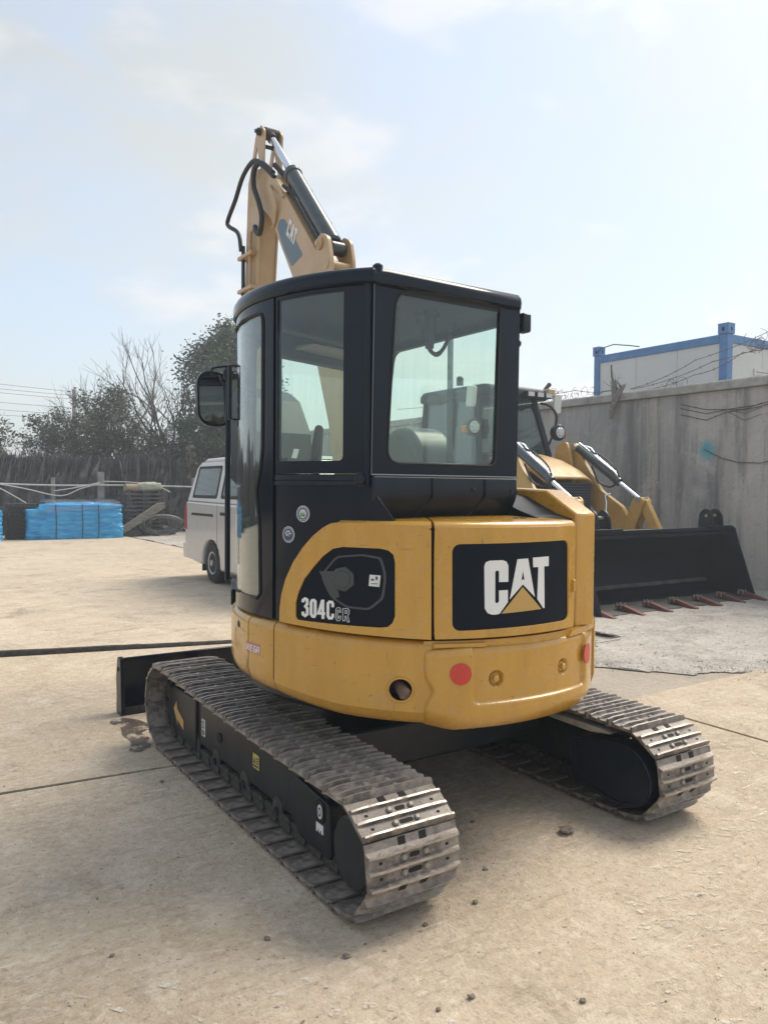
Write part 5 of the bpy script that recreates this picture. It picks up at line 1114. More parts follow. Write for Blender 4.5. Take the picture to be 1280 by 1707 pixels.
mb = MB(); mb.box(5.08, 8.36, 3.33, 3.39, 1.0, 1.055); mb.prism([(3.36, .93), (3.40, .99), (3.34, .99)], 'x', 5.08, 8.36); mb.build('top_edge', 'bucket_black', bk, bevel=.01)
mb = MB(); mb.prism([(3.70, .20), (3.74, .24), (3.72, .26), (3.68, .215)], 'x', 5.1, 8.34); mb.build('weld_seam', 'bucket_floor', bk)
for x in (5.05, 8.36):
    mb = MB(); mb.prism(round_poly([(2.90, .015), (3.42, .02), (3.70, .06), (3.88, .22), (3.88, .45), (3.80, .70), (3.60, .92), (3.36, 1.07), (3.26, 1.05), (3.20, .85)], .03), 'x', x, x+.03); mb.build('side_plate', 'bucket_black', bk, bevel=.005)
def tooth(x, w=.075):
    mb = MB(); mb.prism([(3.16, .062), (3.16, .105), (3.02, .11), (2.72, .035), (2.72, .012), (2.92, .0), (2.92, .031)], 'x', x-w/2, x+w/2); t = mb.build('tooth', 'tooth', bk, bevel=.006)
    for y in (3.06, 3.13):
        for dx in (-.02, .02): m2 = MB(); m2.tube([(x+dx*1.6, y, .07), (x+dx*1.6, y, .135)], .012, 6); m2.build('tooth_bolt', 'bolt', t)
for i in range(7): tooth(5.10+i*(8.33-5.10)/6)
for x in (5.55, 8.02):
    mb = MB(); mb.prism(round_poly([(3.30, 1.05), (3.56, 1.05), (3.54, 1.26), (3.46, 1.33), (3.38, 1.31), (3.32, 1.22)], .04), 'x', x-.12, x-.08); mb.prism(round_poly([(3.30, 1.05), (3.56, 1.05), (3.54, 1.26), (3.46, 1.33), (3.38, 1.31), (3.32, 1.22)], .04), 'x', x+.10, x+.14); mb.box(x-.2, x+.34, 3.28, 3.5, 1.045, 1.075); ear = mb.build('lifting_ear', 'bucket_black', bk, bevel=.006)
    mb = MB(); mb.cyl((x-.13, 3.42, 1.22), (x+.15, 3.42, 1.22), .024, 10); mb.build('ear_pin', 'bolt', ear)
# loader arms
for sx in (-1, 1):
    X = LX+.75*sx
    mb = MB(); mb.prism(round_poly([(5.92, 2.10), (5.86, 2.36), (5.62, 2.38), (5.42, 2.05), (5.05, 1.58), (4.62, 1.33), (4.40, 1.0), (4.12, .62), (3.98, .30), (4.14, .24), (4.55, .72), (4.80, 1.02), (5.15, 1.22), (5.60, 1.70)], .05), 'x', X-.045, X+.045); arm = mb.build('lift_arm', 'loader_yellow', LD, bevel=.012)
    mb = MB(); mb.prism(round_poly([(4.40, .85), (4.58, .92), (4.38, 1.45), (4.24, 1.50), (4.16, 1.42)], .04), 'x', X-.10, X-.055); mb.prism(round_poly([(4.40, .85), (4.58, .92), (4.38, 1.45), (4.24, 1.50), (4.16, 1.42)], .04), 'x', X+.055, X+.10); mb.build('bell_crank', 'loader_yellow', LD, bevel=.01)
    mb = MB(); mb.prism(round_poly([(4.31, 1.47), (4.17, 1.45), (3.90, .98), (3.92, .80), (4.02, .84), (4.28, 1.34)], .03), 'x', X-.05, X+.05); mb.build('bucket_link', 'loader_yellow', LD, bevel=.01)
    A, B = Vector((X, 5.62, 2.30)), Vector((X, 4.30, 1.44)); D = (B-A).normalized(); P = lambda t: A+D*t
    cyl = bpy.data.objects.new('tilt_cylinder', None); COL.objects.link(cyl); cyl.parent = LD; cyl.location = (0, 0, 0); ABS[cyl] = ABS[LD]
    mb = MB(); mb.tube([P(.0), P(.02), P(1.0), P(1.02), P(1.08), P(1.09)], [.05, .062, .062, .072, .072, .05], 16); mb.build('barrel', 'cylinder', cyl, smooth=35)
    mb = MB(); mb.tube([P(1.08), P(1.56)], .033, 12); mb.build('rod', 'steel', cyl)
    up = Vector((0, -.545, .84))*.085
    mb = MB(); mb.tube([P(.0)+up, P(.15)+up*1.1, P(.5)+up, P(.9)+up, P(1.04)+up*.6], .016, 8); mb.tube([P(.12)+up*1.3+Vector((.03, 0, 0)), P(.25)+up*1.6+Vector((.03, 0, 0)), P(.45)+up*1.1+Vector((.03, 0, 0)), P(.98)+up+Vector((.03, 0, 0))], .012, 8); mb.build('feed_pipe', 'steel', cyl, smooth=50)
    mb = MB(); mb.tube(sm([P(.3)+up*1.2, P(.55)+up*1.9, P(.85)+up*1.8, P(1.02)+up*.9]), .014, 6); mb.tube(sm([P(.45)-up, P(.72)-up*2.6, P(.95)-up*2.0, P(1.04)-up*.6]), .016, 6); mb.build('hose', 'hose', cyl, smooth=60)
    mb = MB(); mb.cyl((X-.10, 5.62, 2.30), (X+.10, 5.62, 2.30), .05, 12); mb.cyl((X-.11, 4.28, 1.44), (X+.11, 4.28, 1.44), .045, 12); mb.build('pivot_pin', 'bolt', cyl)
    mb = MB(); mb.prism(round_poly([(5.5, .5), (6.4, .5), (6.1, 1.7), (5.92, 2.36), (5.72, 2.40), (5.62, 2.2), (5.5, 1.4)], .05), 'x', X-.13*sx-.03, X-.13*sx+.03); mb.build('arm_tower', 'loader_yellow', LD, bevel=.01)
mb = MB(); mb.cyl((LX-.75, 4.45, .85), (LX+.75, 4.45, .85), .08, 14); mb.build('cross_tube', 'loader_yellow', LD)
mb = MB(); mb.tube([(LX+.30, 4.6, 1.12), (LX+.31, 4.6, 1.40), (LX+.30, 4.62, 1.50), (LX+.42, 4.62, 1.53)], .015, 6); mb.build('steel_line', 'steel', LD, smooth=40)
# hood and grille
hs_ = [(6.35, 2.18), (6.05, 2.17), (5.65, 2.08), (5.30, 1.93), (5.02, 1.76)]
mb = MB()
def hood(u, v):
    x = LX+(u*2-1)*lerp([(5.02, .53), (5.6, .57), (6.4, .60)], lerp([(i/4, p[0]) for i, p in enumerate(hs_)], v)); y = lerp([(i/4, p[0]) for i, p in enumerate(hs_)], v); z = lerp([(i/4, p[1]) for i, p in enumerate(hs_)], v)
    e = abs(u*2-1); return (x, y, z-.09*max(0, (e-.55)/.45)**2.2)
mb.grid(lambda u, v: hood(u, v), 16, 16); hd = mb.build('hood', 'loader_yellow', LD, smooth=50); s = hd.modifiers.new('t', 'SOLIDIFY'); s.thickness = .03; s.offset = 0
mb = MB(); mb.grid(lambda u, v: (lambda p: (p[0], p[1], p[2]+.018))(hood(.26+.38*u, .18+.22*v)), 6, 4); mb.build('hood_grille', 'grille', hd, smooth=50)
mb = MB(); mb.prism([(LX-.50, 5.06), (LX+.50, 5.06), (LX+.54, 5.7), (LX+.54, 6.35), (LX-.54, 6.35), (LX-.54, 5.7)], 'z', 1.10, 1.70); gr = mb.build('radiator_housing', 'black_satin', LD, bevel=.03)
for i in range(12): m2 = MB(); m2.box(LX-.47, LX+.47, 5.045, 5.06, 1.20+i*.043, 1.222+i*.043); m2.build('grille_slat', 'grille', gr)
mb = MB(); mb.prism([(4.95, .75), (5.10, 1.10), (6.3, 1.10), (6.3, .55), (5.0, .55)], 'x', LX-.48, LX+.48); mb.build('front_frame', 'loader_yellow', LD, bevel=.02)
mb = MB(); mb.box(LX-.5, LX+.5, 5.3, 8.6, .5, 1.1); mb.build('chassis', 'frame', LD, bevel=.02)
# cab: posts, panes, roof with work lamps
lc = bpy.data.objects.new('cab', None); COL.objects.link(lc); lc.parent = LD; ABS[lc] = ABS[LD]
xl, xr, yf, yb = LX-.72, LX+.72, 6.42, 8.0
def bar(pts, r, nm='cab_post', m='black_satin', p=None): mb = MB(); mb.tube(pts, r, 6); return mb.build(nm, m, p or lc, smooth=20)
for x in (xl, xr):
    s = 1 if x > LX else -1
    bar([(x+.12*s, yf-.12, 1.55), (x+.08*s, yf-.10, 2.2), (x-.10*s, yf+.10, 3.16)], .055); bar([(x+.12*s, 7.15, 1.4), (x-.08*s, 7.15, 3.16)], .045); bar([(x+.1*s, yb, 1.4), (x-.08*s, yb, 3.16)], .055)
    mb = MB(); mb.sheet([(yf-.1, 2.1), (7.12, 1.6), (7.12, 3.12), (yf+.10, 3.12)], [], lambda u, v, d: (x+s*.10-s*.19*(v-1.6)/1.5-s*d, u, v), .006); mb.build('pane', 'van_glass', lc)
    mb = MB(); mb.sheet([(7.18, 1.6), (yb-.03, 1.6), (yb-.03, 3.12), (7.18, 3.12)], [], lambda u, v, d: (x+s*.10-s*.19*(v-1.6)/1.5-s*d, u, v), .006); mb.build('pane', 'van_glass', lc)
mb = MB(); mb.sheet([(xl-.05, 2.2), (xr+.05, 2.2), (xr-.12, 3.14), (xl+.12, 3.14)], [], lambda u, v, d: (u, yf-.10+.21*(v-2.2)/.95+d, v), .006); mb.build('windscreen', 'glass', lc)
mb = MB(); mb.sheet([(xl-.02, 1.6), (xr+.02, 1.6), (xr-.1, 3.14), (xl+.1, 3.14)], [], lambda u, v, d: (u, yb+d, v), .006); mb.build('pane', 'van_glass', lc)
mb = MB(); mb.box(xl-.02, xr+.02, yf-.13, yb, 1.35, 1.62); mb.prism([(yf-.13, 1.5), (yf-.13, 2.18), (yf+.05, 2.2), (yf+.35, 1.6)], 'x', LX-.66, LX+.66); mb.build('cab_base', 'black_satin', lc, bevel=.02)
rfp = round_poly([(xl-.02, yf-.18), (xr+.02, yf-.18), (xr+.04, yb+.1), (xl-.04, yb+.1)], .12, 4)
mb = MB(); n_ = len(rfp)
def rr(s, z): return [(LX+(x-LX)*s, 7.2+(y-7.2)*s, z) for x, y in rfp]
loft('cab_roof', 'black_satin', lc, [rr(.97, 3.14), rr(1, 3.17), rr(1.0, 3.26), rr(.95, 3.33), rr(.7, 3.38)])
for x in (LX-.55, LX-.33, LX+.20, LX+.42, LX+.62):
    mb = MB(); mb.prism(round_poly([(x-.085, 3.16), (x+.085, 3.16), (x+.085, 3.27), (x-.085, 3.27)], .02, 2), 'y', yf-.27, yf-.18); l_ = mb.build('work_lamp', 'black_satin', lc, bevel=.005)
    mb = MB(); mb.box(x-.07, x+.07, yf-.276, yf-.271, 3.178, 3.252); mb.build('lens', 'pale', l_)
mb = MB(); mb.box(LX+.64, LX+.80, yf-.25, yf-.10, 3.20, 3.34); mb.build('marker_lamp', M('amber_lens', (.45, .25, .06), .35, col2=(.6, .5, .35), scale=30), lc, bevel=.02)
mb = MB(); mb.tube([(LX+.75, yf, 3.32), (LX+.90, yf, 3.46)], [.03, .04], 8); mb.build('antenna_stub', 'chain', lc)
mb = MB(); mb.lathe([(.06, 0), (.06, .12), (.04, .15)], (LX-.75, 6.9, 3.36), 'z', 12); mb.build('beacon', 'black_satin', lc)
mb = MB(); mb.prism(round_poly([(LX-.46, 7.05), (LX+.46, 7.05), (LX+.42, 7.25), (LX-.42, 7.25)], .03), 'z', 1.62, 2.55); mb.build('seat', 'seat', lc, bevel=.05)
mb = MB(); mb.tube([(LX-.1, 6.6, 1.6), (LX-.12, 6.75, 2.25)], .05, 8); mb.lathe([(.19, -.01), (.205, 0), (.19, .012)], (LX-.12, 6.75, 2.27), 'z', 20); mb.build('steering_column', 'interior', lc)
mb = MB(); mb.tube([(LX-.35, 6.50, 3.05), (LX-.10, 6.40, 2.70), (LX-.0, 6.38, 2.55)], .012, 5); mb.build('wiper', 'steel', lc)
for sx in (-1, 1):
    xx = LX+.98*sx
    mb = MB(); mb.tube(sm([(LX+.66*sx, yf-.02, 3.10), (LX+.80*sx, yf-.10, 3.06), (LX+.92*sx, yf-.15, 2.9), (LX+.90*sx, yf-.12, 2.62), (LX+.80*sx, yf-.05, 2.3)]), .022, 6); mb.build('mirror_arm', 'black_satin', lc, smooth=50)
    mb = MB(); mb.prism(round_poly([(xx-.10, 2.93), (xx+.08, 2.93), (xx+.11, 3.28), (xx-.07, 3.28)], .04, 4), 'y', yf-.13, yf-.07); mi_ = mb.build('mirror', 'paper', lc, bevel=.015)
    mb = MB(); mb.lathe([(.135, .0), (.145, -.03), (.145, -.10), (.125, -.115)], (xx+.0*sx, yf-.08, 2.60), 'y', 22); hl = mb.build('head_lamp', 'black_satin', lc)
    mb = MB(); mb.lathe([(.10, 0), (.10, -.008), (.06, -.02)], (xx, yf-.196, 2.60), 'y', 18); mb.build('lens', 'pale', hl)
    for k in range(6):
        a = k*math.pi/3; mb = MB(); mb.lathe([(.022, 0), (.018, -.006)], (xx+.06*math.cos(a), yf-.209, 2.60+.06*math.sin(a)), 'y', 8); mb.build('reflector_cell', 'steel', hl)
    mb = MB(); mb.prism(round_poly([(xx+.13*sx-.05, 2.50), (xx+.13*sx+.05, 2.50), (xx+.13*sx+.05, 2.62), (xx+.13*sx-.05, 2.62)], .015, 2), 'y', yf-.17, yf-.06); mb.build('turn_signal', M('orange_lens', (.55, .18, .04), .3), hl, bevel=.01)
# fenders and wheels
for (y, r, w, dx) in ((5.75, .52, .34, .82), (7.95, .78, .46, .86)):
    for sx in (-1, 1):
        xx = LX+dx*sx
        mb = MB(); mb.lathe([(.30*r, -w/2+.02), (.62*r, -w/2), (.92*r, -w/2+.01), (r, -w/2+.07), (r, w/2-.07), (.92*r, w/2-.01), (.62*r, w/2), (.30*r, w/2-.02)], (xx, y, r+.01), 'x', 36); wh = mb.build('wheel', 'rubber', LD, smooth=35)
        mb = MB(); mb.lathe([(.10, -w/2-.01), (.40*r, -w/2-.005), (.60*r, -w/2+.012), (.60*r, w/2-.012), (.40*r, w/2+.005), (.10, w/2+.01)], (xx, y, r+.01), 'x', 24); mb.build('rim', 'loader_yellow', wh, smooth=30)
for sx in (-1, 1):
    mb = MB(); xx0, xx1 = LX+.62*sx, LX+1.22*sx
    arc = [(7.95-.98*math.cos(R_(a)), .80+1.0*math.sin(R_(a))) for a in range(12, 156, 9)]
    mb.prism(arc+[(7.95-.93*math.cos(R_(a)), .80+.95*math.sin(R_(a))) for a in range(154, 11, -9)], 'x', xx0, xx1); mb.build('fender', 'rubber', LD, smooth=40)
mb = MB(); mb.prism(round_poly([(LX-1.95, 7.0), (LX-1.35, 7.0), (LX-1.35, 8.4), (LX-1.95, 8.4)], .15), 'z', 1.85, 2.38)
mb = MB(); mb.grid(lambda u, v: (LX-1.2-.62*math.cos(R_(180*u))*1.0-.55, 7.3+1.0*v, 1.75+.72*math.sin(R_(180*u))), 14, 3)

# ------------------------------------------------------------------ the van
VN = thing('minivan', 'silver white minivan parked behind the excavator cab', 'van', (2.95, 7.4, .04))
MAT['van'] = M('silver_van_paint', (.52, .51, .50), .28, metal=.15, coat=.5, dust=(.42, .38, .33, .35), dscale=5)
MAT['van_roof'] = M('van_roof_paint', (.62, .63, .62), .25, coat=.5)
MAT['tyre'] = M('tyre', (.022, .022, .024), .8, dust=(.13, .115, .095, .6), dscale=8)
MAT['rim'] = M('steel_rim', (.42, .42, .42), .4, metal=.6, dust=(.25, .22, .19, .5), dscale=10)
MAT['tail'] = M('tail_lamp', (.34, .02, .025), .2, coat=.5)
ZV = .04; x0, x1 = 2.14, 3.76
def arch(c, r, k=10): return [(c+r*math.cos(R_(180-180*i/k)), ZV+.31+r*math.sin(R_(180-180*i/k))) for i in range(k+1)]
low_ = [(5.10, .30), (5.05, .62), (5.10, .95), (5.35, 1.30), (9.56, 1.34), (9.62, 1.1), (9.63, .7), (9.56, .36)]
low_ = low_+[(8.78, .30)]+[(y, z) for y, z in arch(8.40, .385)[::-1] if z > .34]+[(8.0, .26)]+[(6.25, .26)]+[(y, z) for y, z in arch(5.85, .385)[::-1] if z > .34]+[(5.45, .30)]
mb = MB(); mb.prism(low_, 'x', x0, x1); body = mb.build('body', 'van', VN, smooth=30, bevel=.06, seg=4)
up_ = [(5.36, 1.302), (6.15, 1.98), (6.35, 2.0), (9.20, 2.0), (9.36, 1.92), (9.555, 1.342)]
def inset(z): return max(0, z-1.30)*.20
mb = MB(); mb.prism(up_, 'x', x0+.012, x1-.012)
mb.v = [(x+(inset(z) if x < 2.95 else -inset(z)), y, z) for x, y, z in mb.v]; gh = mb.build('upper_body', 'van', VN, smooth=30, bevel=.02, seg=3)
mb = MB(); mb.prism([(6.2, 2.0), (6.4, 2.05), (7.5, 2.075), (9.0, 2.06), (9.22, 1.995)], 'x', x0+.17, x1-.17); mb.build('roof', 'van_roof', VN, smooth=40, bevel=.03, seg=3)
def vmap(o): return lambda u, v, d: (x0+.012+inset(v)-o+d, -u, v)
def vwin(y0, y1, z0, z1, sk0=0, sk1=0, nm='window'):
    P = [(-y1+sk1, z0), (-y0, z0), (-y0+sk0, z1), (-y1+sk1*2.5, z1)]
    w = MB().sheet(round_poly([(p[0], p[1]) for p in P], .05, 4), [round_poly([(P[0][0]+.05, P[0][1]+.05), (P[1][0]-.05, P[1][1]+.05), (P[2][0]-.05, P[2][1]-.04), (P[3][0]+.05, P[3][1]-.04)], .04, 4)], vmap(.008), .008).build(nm, 'rubber', gh)
    MB().sheet([(P[0][0]+.04, P[0][1]+.04), (P[1][0]-.04, P[1][1]+.04), (P[2][0]-.04, P[2][1]-.03), (P[3][0]+.04, P[3][1]-.03)], [], vmap(.004), .003).build('pane', 'dark_glass', w)
    return w
vwin(8.22, 9.38, 1.40, 1.93, 0, .05); vwin(6.95, 8.05, 1.40, 1.93); vwin(5.95, 6.85, 1.40, 1.90)
mb = MB(); mb.box(x0-.004, x0+.01, 8.30, 9.28, 1.115, 1.150); mb.box(x0-.006, x0+.01, 8.28, 9.30, 1.108, 1.118); mb.build('slide_rail', 'rubber', body)
for y in (8.12, 6.9):
    m2 = MB(); m2.box(x0-.002, x0+.01, y, y+.008, .45, 1.30); m2.build('door_seam', 'rubber', body)
m2 = MB(); m2.box(x0-.012, x0, 7.72, 7.98, 1.14, 1.19); m2.build('door_handle', 'rubber', body, bevel=.005)
m2 = MB(); m2.prism([(9.50, .85), (9.655, .85), (9.64, 1.25), (9.52, 1.30)], 'x', x0-.006, x0+.15); m2.build('tail_lamp', 'tail', body, bevel=.012)
m2 = MB(); m2.prism(round_poly([(9.40, .36), (9.70, .36), (9.71, .62), (9.45, .62)], .04), 'x', x0-.004, x1+.004); m2.build('rear_bumper', 'van', body, bevel=.02)
m2 = MB(); m2.prism([(4.98, .30), (5.3, .28), (5.3, .60), (5.02, .62)], 'x', x0-.004, x1+.004); m2.build('front_bumper', 'van', body, bevel=.03)
m2 = MB(); m2.sheet([(x0+.2, 1.36), (x1-.2, 1.36), (x1-.32, 1.93), (x0+.32, 1.93)], [], lambda u, v, d: (u, 5.395+(v-1.34)*1.22+d-.01, v), .006); m2.build('windscreen', 'dark_glass', gh)
for y in (8.40, 5.85):
    for x, s in ((x0+.12, -1), (x1-.12, 1)):
        wc = (x, y, ZV+.32)
        mb = MB(); mb.lathe([(.19, -.085), (.27, -.10), (.305, -.085), (.32, -.05), (.32, .05), (.305, .085), (.27, .10), (.19, .085)], wc, 'x', 36); wh = mb.build('wheel', 'tyre', VN, smooth=35)
        mb = MB(); mb.sheet([(.185*math.cos(q*.2094), .185*math.sin(q*.2094)) for q in range(30)], [[(.125*math.cos(R_(a))+.024*math.cos(q*.785), .125*math.sin(R_(a))+.030*math.sin(q*.785)) for q in range(8)] for a in range(0, 360, 36)], lambda u, v, d: (wc[0]+s*(.098-.03*max(0, 1-abs(math.hypot(u, v)-.1)/.1))-s*d, wc[1]+u, wc[2]+v), .012); r_ = mb.build('rim', 'rim', wh, smooth=40)
        mb = MB(); mb.lathe([(.055, 0), (.05, .03*s), (.02, .035*s)], (wc[0]+s*.082, y, wc[2]), 'x', 14); mb.build('hub', 'rim', wh)
        mb = MB(); mb.lathe([(.185, -.03), (.185, .03)], wc, 'x', 20); mb.build('brake_drum', 'shoe_dark', wh)
    mb = MB(); mb.prism(arch(y, .383)+[(y+.40, .34), (y-.40, .34)][:0], 'x', x0+.25, x0+.26); mb.build('arch_liner', 'shoe_dark', body)
m2 = MB(); m2.box(x0+.22, x1-.22, 5.4, 9.3, .25, .7); m2.build('underbody', 'shoe_dark', VN)
m2 = MB(); m2.prism([(8.80, .20), (8.83, .20), (8.83, .42), (8.80, .42)], 'x', x0+.02, x0+.22); m2.build('mud_flap', 'rubber', body)

# ------------------------------------------------------------------ goods along the far fence
def tarp_mat():
    m = M('blue_tarpaulin', (.012, .25, .58), .38, col2=(.04, .40, .74), scale=3, stretch=(1, 1, 5), bump=.9, bscale=7, coat=.1)
    return m
MAT['tarp'] = tarp_mat()
MAT['film'] = glass('clear_film', (.75, .85, .9), .25, .15)
def tarp_stack(x0, x1, y0, y1, h, label, seed):
    t = thing('tarped_stack', label, 'tarp', ((x0+x1)/2, (y0+y1)/2, .02), 'blue tarpaulin stacks by the fence')
    q = Vector((seed*3.1, seed, 0)); L_, W_ = (x1-x0)/2, (y1-y0)/2; cx, cy = (x0+x1)/2, (y0+y1)/2
    mb = MB(); nu, nv = 110, 34
    def fn(u, v):
        a = u*2*math.pi; c, s = math.cos(a), math.sin(a); e = .22
        X = (abs(c)**e)*(1 if c > 0 else -1); Y = (abs(s)**e)*(1 if s > 0 else -1)
        k = v
        if k < .72: z = h*k/.72*.93; f = 1-.02*k
        else:
            w = (k-.72)/.28; f = (1-w)**.6*.985; z = h*(.93+.07*math.sin(w*math.pi/2))
        # the left end is lower where the cover is gathered in
        lowL = .16*sstep(-.62, -.95, X)*h*(z/h)
        p = Vector((cx+X*L_*f, cy+Y*W_*f, z-lowL*.9))
        w1 = noise.noise(Vector((p.x*1.2, p.y*1.2, p.z*7))+q)*.06; w2 = noise.noise(Vector((p.x*5, p.y*5, p.z*9))+q)*.045
        w3 = abs(noise.noise(Vector((p.x*2+p.z*2, p.y*2, p.z*14))+q))*-.10
        d = Vector((X*.6, Y, .3)).normalized(); p += d*(w1+w2+w3+.02); p.z = max(.0, p.z)+.02; return p
    mb.grid(fn, nu, nv); mb.build('cover', 'tarp', t, smooth=60, weld=True)
    for k in (.28, .55, .72):
        X = x0+(x1-x0)*k; m2 = MB(); m2.tube([(X, y0-.035, .05), (X+.01, y0-.045, h*.5), (X, y0-.01, h*.95), (X, cy, h+.05)], .012, 5); m2.build('strap', 'hose', t, smooth=40)
    m2 = MB(); 
    def ff(u, v):
        X = x0+.18*(x1-x0)+u*(x1-x0)*.78; p = Vector((X, y0+.04+v*(y1-y0)*.8, h+.05+.045*noise.noise(Vector((X*3, v*5, seed)))+.05*math.sin(v*3.1))); 
        if v < .12: p.z -= .30*(1-v/.12)*(1.1-.5*u); p.y -= .075
        return p
    m2.grid(ff, 40, 12); m2.build('film', 'film', t, smooth=60)
    return t
tarp_stack(1.28, 3.98, 20.4, 21.5, 1.08, 'long stack under a wrinkled blue tarpaulin between the chains and the plank', 1)
tarp_stack(-1.5, .66, 20.4, 21.5, .92, 'blue tarpaulin stack cut off by the left picture edge', 2)
# stack of dark chains
ch = thing('chain_stack', 'dark stack of rusty track chains between the two blue tarpaulins', 'chains', (1.25, 21.3, .02))
for k in range(9):
    mb = MB()
    for i in range(9):
        for s in (-1, 1):
            x = .90+i*.085; z = .06+k*.118; mb.prism([(x-.05, z-.035+.02*s), (x+.0, z+.035+.02*s), (x+.05, z-.03+.02*s), (x+.05, z-.055+.02*s), (x, z+.01+.02*s), (x-.05, z-.06+.02*s)], 'y', 20.82+.05*s+rnd.uniform(-.02, .02), 20.9+.05*s)
    mb.box(.86, 1.68, 20.98, 21.7, .02+k*.118, .11+k*.118)
    mb.build('chain_row', 'chain', ch, smooth=0)
# pallets with a sack and a roll on top
MAT['old_wood'] = M('weathered_wood', (.17, .145, .12), .9, col2=(.27, .235, .20), scale=4, stretch=(1, 6, 6), bump=.4, bscale=40)
MAT['dark_wood'] = M('dark_slats', (.045, .042, .045), .85, col2=(.10, .095, .095), scale=6)
MAT['sack'] = M('pale_sack', (.40, .42, .34), .85, col2=(.30, .30, .24), scale=7, bump=.6, bscale=18)
MAT['roll'] = M('tan_roll', (.36, .28, .20), .8, col2=(.28, .21, .15), scale=5)
ps = thing('slatted_stack', 'pile of dark slatted panels against the far fence', 'pallets', (4.85, 21.6, .02))
for k in range(11):
    z = .06+k*.125; ox = rnd.uniform(-.03, .03)
    mb = MB(); mb.box(4.25+ox, 5.42+ox, 21.2+rnd.uniform(-.02, .02), 22.1, z, z+.055); mb.build('slat_layer', 'dark_wood', ps, smooth=0)
    for x in (4.3, 4.8, 5.3): m2 = MB(); m2.box(x+ox, x+ox+.09, 21.24, 22.05, z+.056, z+.124); m2.build('spacer', 'dark_wood', ps, smooth=0)
def lump(name, c, r, mat, label, cat, seed):
    mb = MB()
    def fn(u, v):
        a = u*2*math.pi; b = (v-.5)*math.pi; d = Vector((math.cos(b)*math.cos(a), math.cos(b)*math.sin(a), math.sin(b)))
        k = 1+.16*noise.noise(d*2.2+Vector((seed, 0, 0)))+.07*noise.noise(d*6+Vector((seed, 3, 0)))
        e = [math.copysign(abs(x)**.7, x) for x in d]; return (c[0]+e[0]*r[0]*k, c[1]+e[1]*r[1]*k, c[2]+e[2]*r[2]*k)
    mb.grid(fn, 26, 16); return tag(mb.build(name, mat, smooth=70, loc=c, weld=True), label, cat)
lump('sack', (5.05, 21.5, 1.58), (.40, .28, .15), 'sack', 'pale greenish sack slumped on top of the slatted pile', 'sack', 1)
mb = MB(); mb.cyl((4.28, 21.4, 1.55), (4.75, 21.42, 1.55), .12, 14); mb.cyl((4.3, 21.62, 1.54), (4.75, 21.6, 1.54), .11, 14); tag(mb.build('tan_roll', 'roll', smooth=40), 'tan roll of sheeting beside the sack on the slatted pile', 'roll')
mb = MB(); mb.prism([(4.02, .30), (4.10, .12), (5.40, .92), (5.38, 1.08), (5.16, 1.06)], 'y', 20.88, 21.05); tag(mb.build('plank', 'old_wood', smooth=0, bevel=.01), 'weathered grey plank leaning against the slatted pile', 'plank')
mb = MB(); path = []
q = random.Random(5)
for i in range(420):
    a = i*.2; k = a/6.283; w = .58+.10*math.sin(k*2.1)-.018*k
    path.append((5.30+w*math.cos(a)*1.08+.03*math.sin(k), 20.75+.03*k*.6-.10*math.sin(a)+.15, .38+.32*math.sin(a)*(.85+.12*math.sin(k*1.7))+.012*math.sin(k*5)))
mb.tube(path, .024, 6); tag(mb.build('hose_coil', M('grey_hose', (.10, .10, .10), .55, col2=(.18, .175, .17), scale=10), smooth=60), 'coil of thick black hose in front of the slatted pile', 'hose')
lump('debris_heap', (5.3, 21.75, .10), (.7, .3, .22), 'chain', 'low dark heap of scrap inside the hose coil', 'scrap', 4)
lump('debris_heap', (4.35, 21.2, .08), (.35, .3, .22), 'chain', 'low dark heap of scrap under the leaning plank', 'scrap', 7)

# fence posts and pipes
MAT['post'] = M('concrete_post', (.24, .22, .20), .9, col2=(.33, .31, .28), scale=6)
MAT['pipe'] = M('white_pipe', (.50, .50, .48), .5, dust=(.3, .28, .25, .6), dscale=6)
def post(x, h, w, label, m='post'):
    mb = MB(); mb.prism([(x-w/2, 22.75), (x+w/2, 22.75), (x+w/2, 22.75+w), (x-w/2, 22.75+w)], 'z', -.03, h); tag(mb.build('fence_post', m, smooth=0, bevel=.01), label, 'post', 'posts along the far fence')
post(3.87, 2.05, .20, 'thick grey concrete fence post behind the long blue tarpaulin'); post(2.40, 1.85, .12, 'short grey fence post above the chain stack'); post(5.07, 2.5, .09, 'thin dark fence post behind the slatted pile', 'dark_wood'); post(7.0, 1.9, .12, 'grey fence post beside the parked van'); post(.5, 1.8, .12, 'grey fence post above the left blue tarpaulin')
def pipe(pts, r, label): mb = MB(); mb.tube(sm(pts), r, 6); tag(mb.build('rail_pipe', 'pipe', smooth=50), label, 'pipe', 'loose pale pipes along the far fence')
pipe([(.3, 22.6, 1.72), (1.5, 22.6, 1.50), (2.57, 22.6, 1.27), (3.2, 22.6, 1.5), (3.76, 22.6, 1.66)], .022, 'sagging pale pipe left of the thick concrete post')
pipe([(2.4, 22.66, 1.42), (3.0, 22.66, 1.52), (3.8, 22.66, 1.70)], .02, 'short pale pipe rising to the thick concrete post')
pipe([(.2, 22.7, 1.66), (2.4, 22.7, 1.60), (4.6, 22.7, 1.62), (7.3, 22.7, 1.58)], .03, 'long straight grey rail across all fence posts')
pipe([(3.9, 22.6, 1.74), (4.8, 22.6, 1.72), (5.6, 22.6, 1.62), (6.1, 22.6, 1.40)], .02, 'pale pipe drooping to the right over the slatted pile')
pipe([(.3, 22.5, 1.75), (.9, 22.3, 1.45), (1.5, 22.0, 1.05)], .02, 'pale pipe slanting down onto the chain stack')

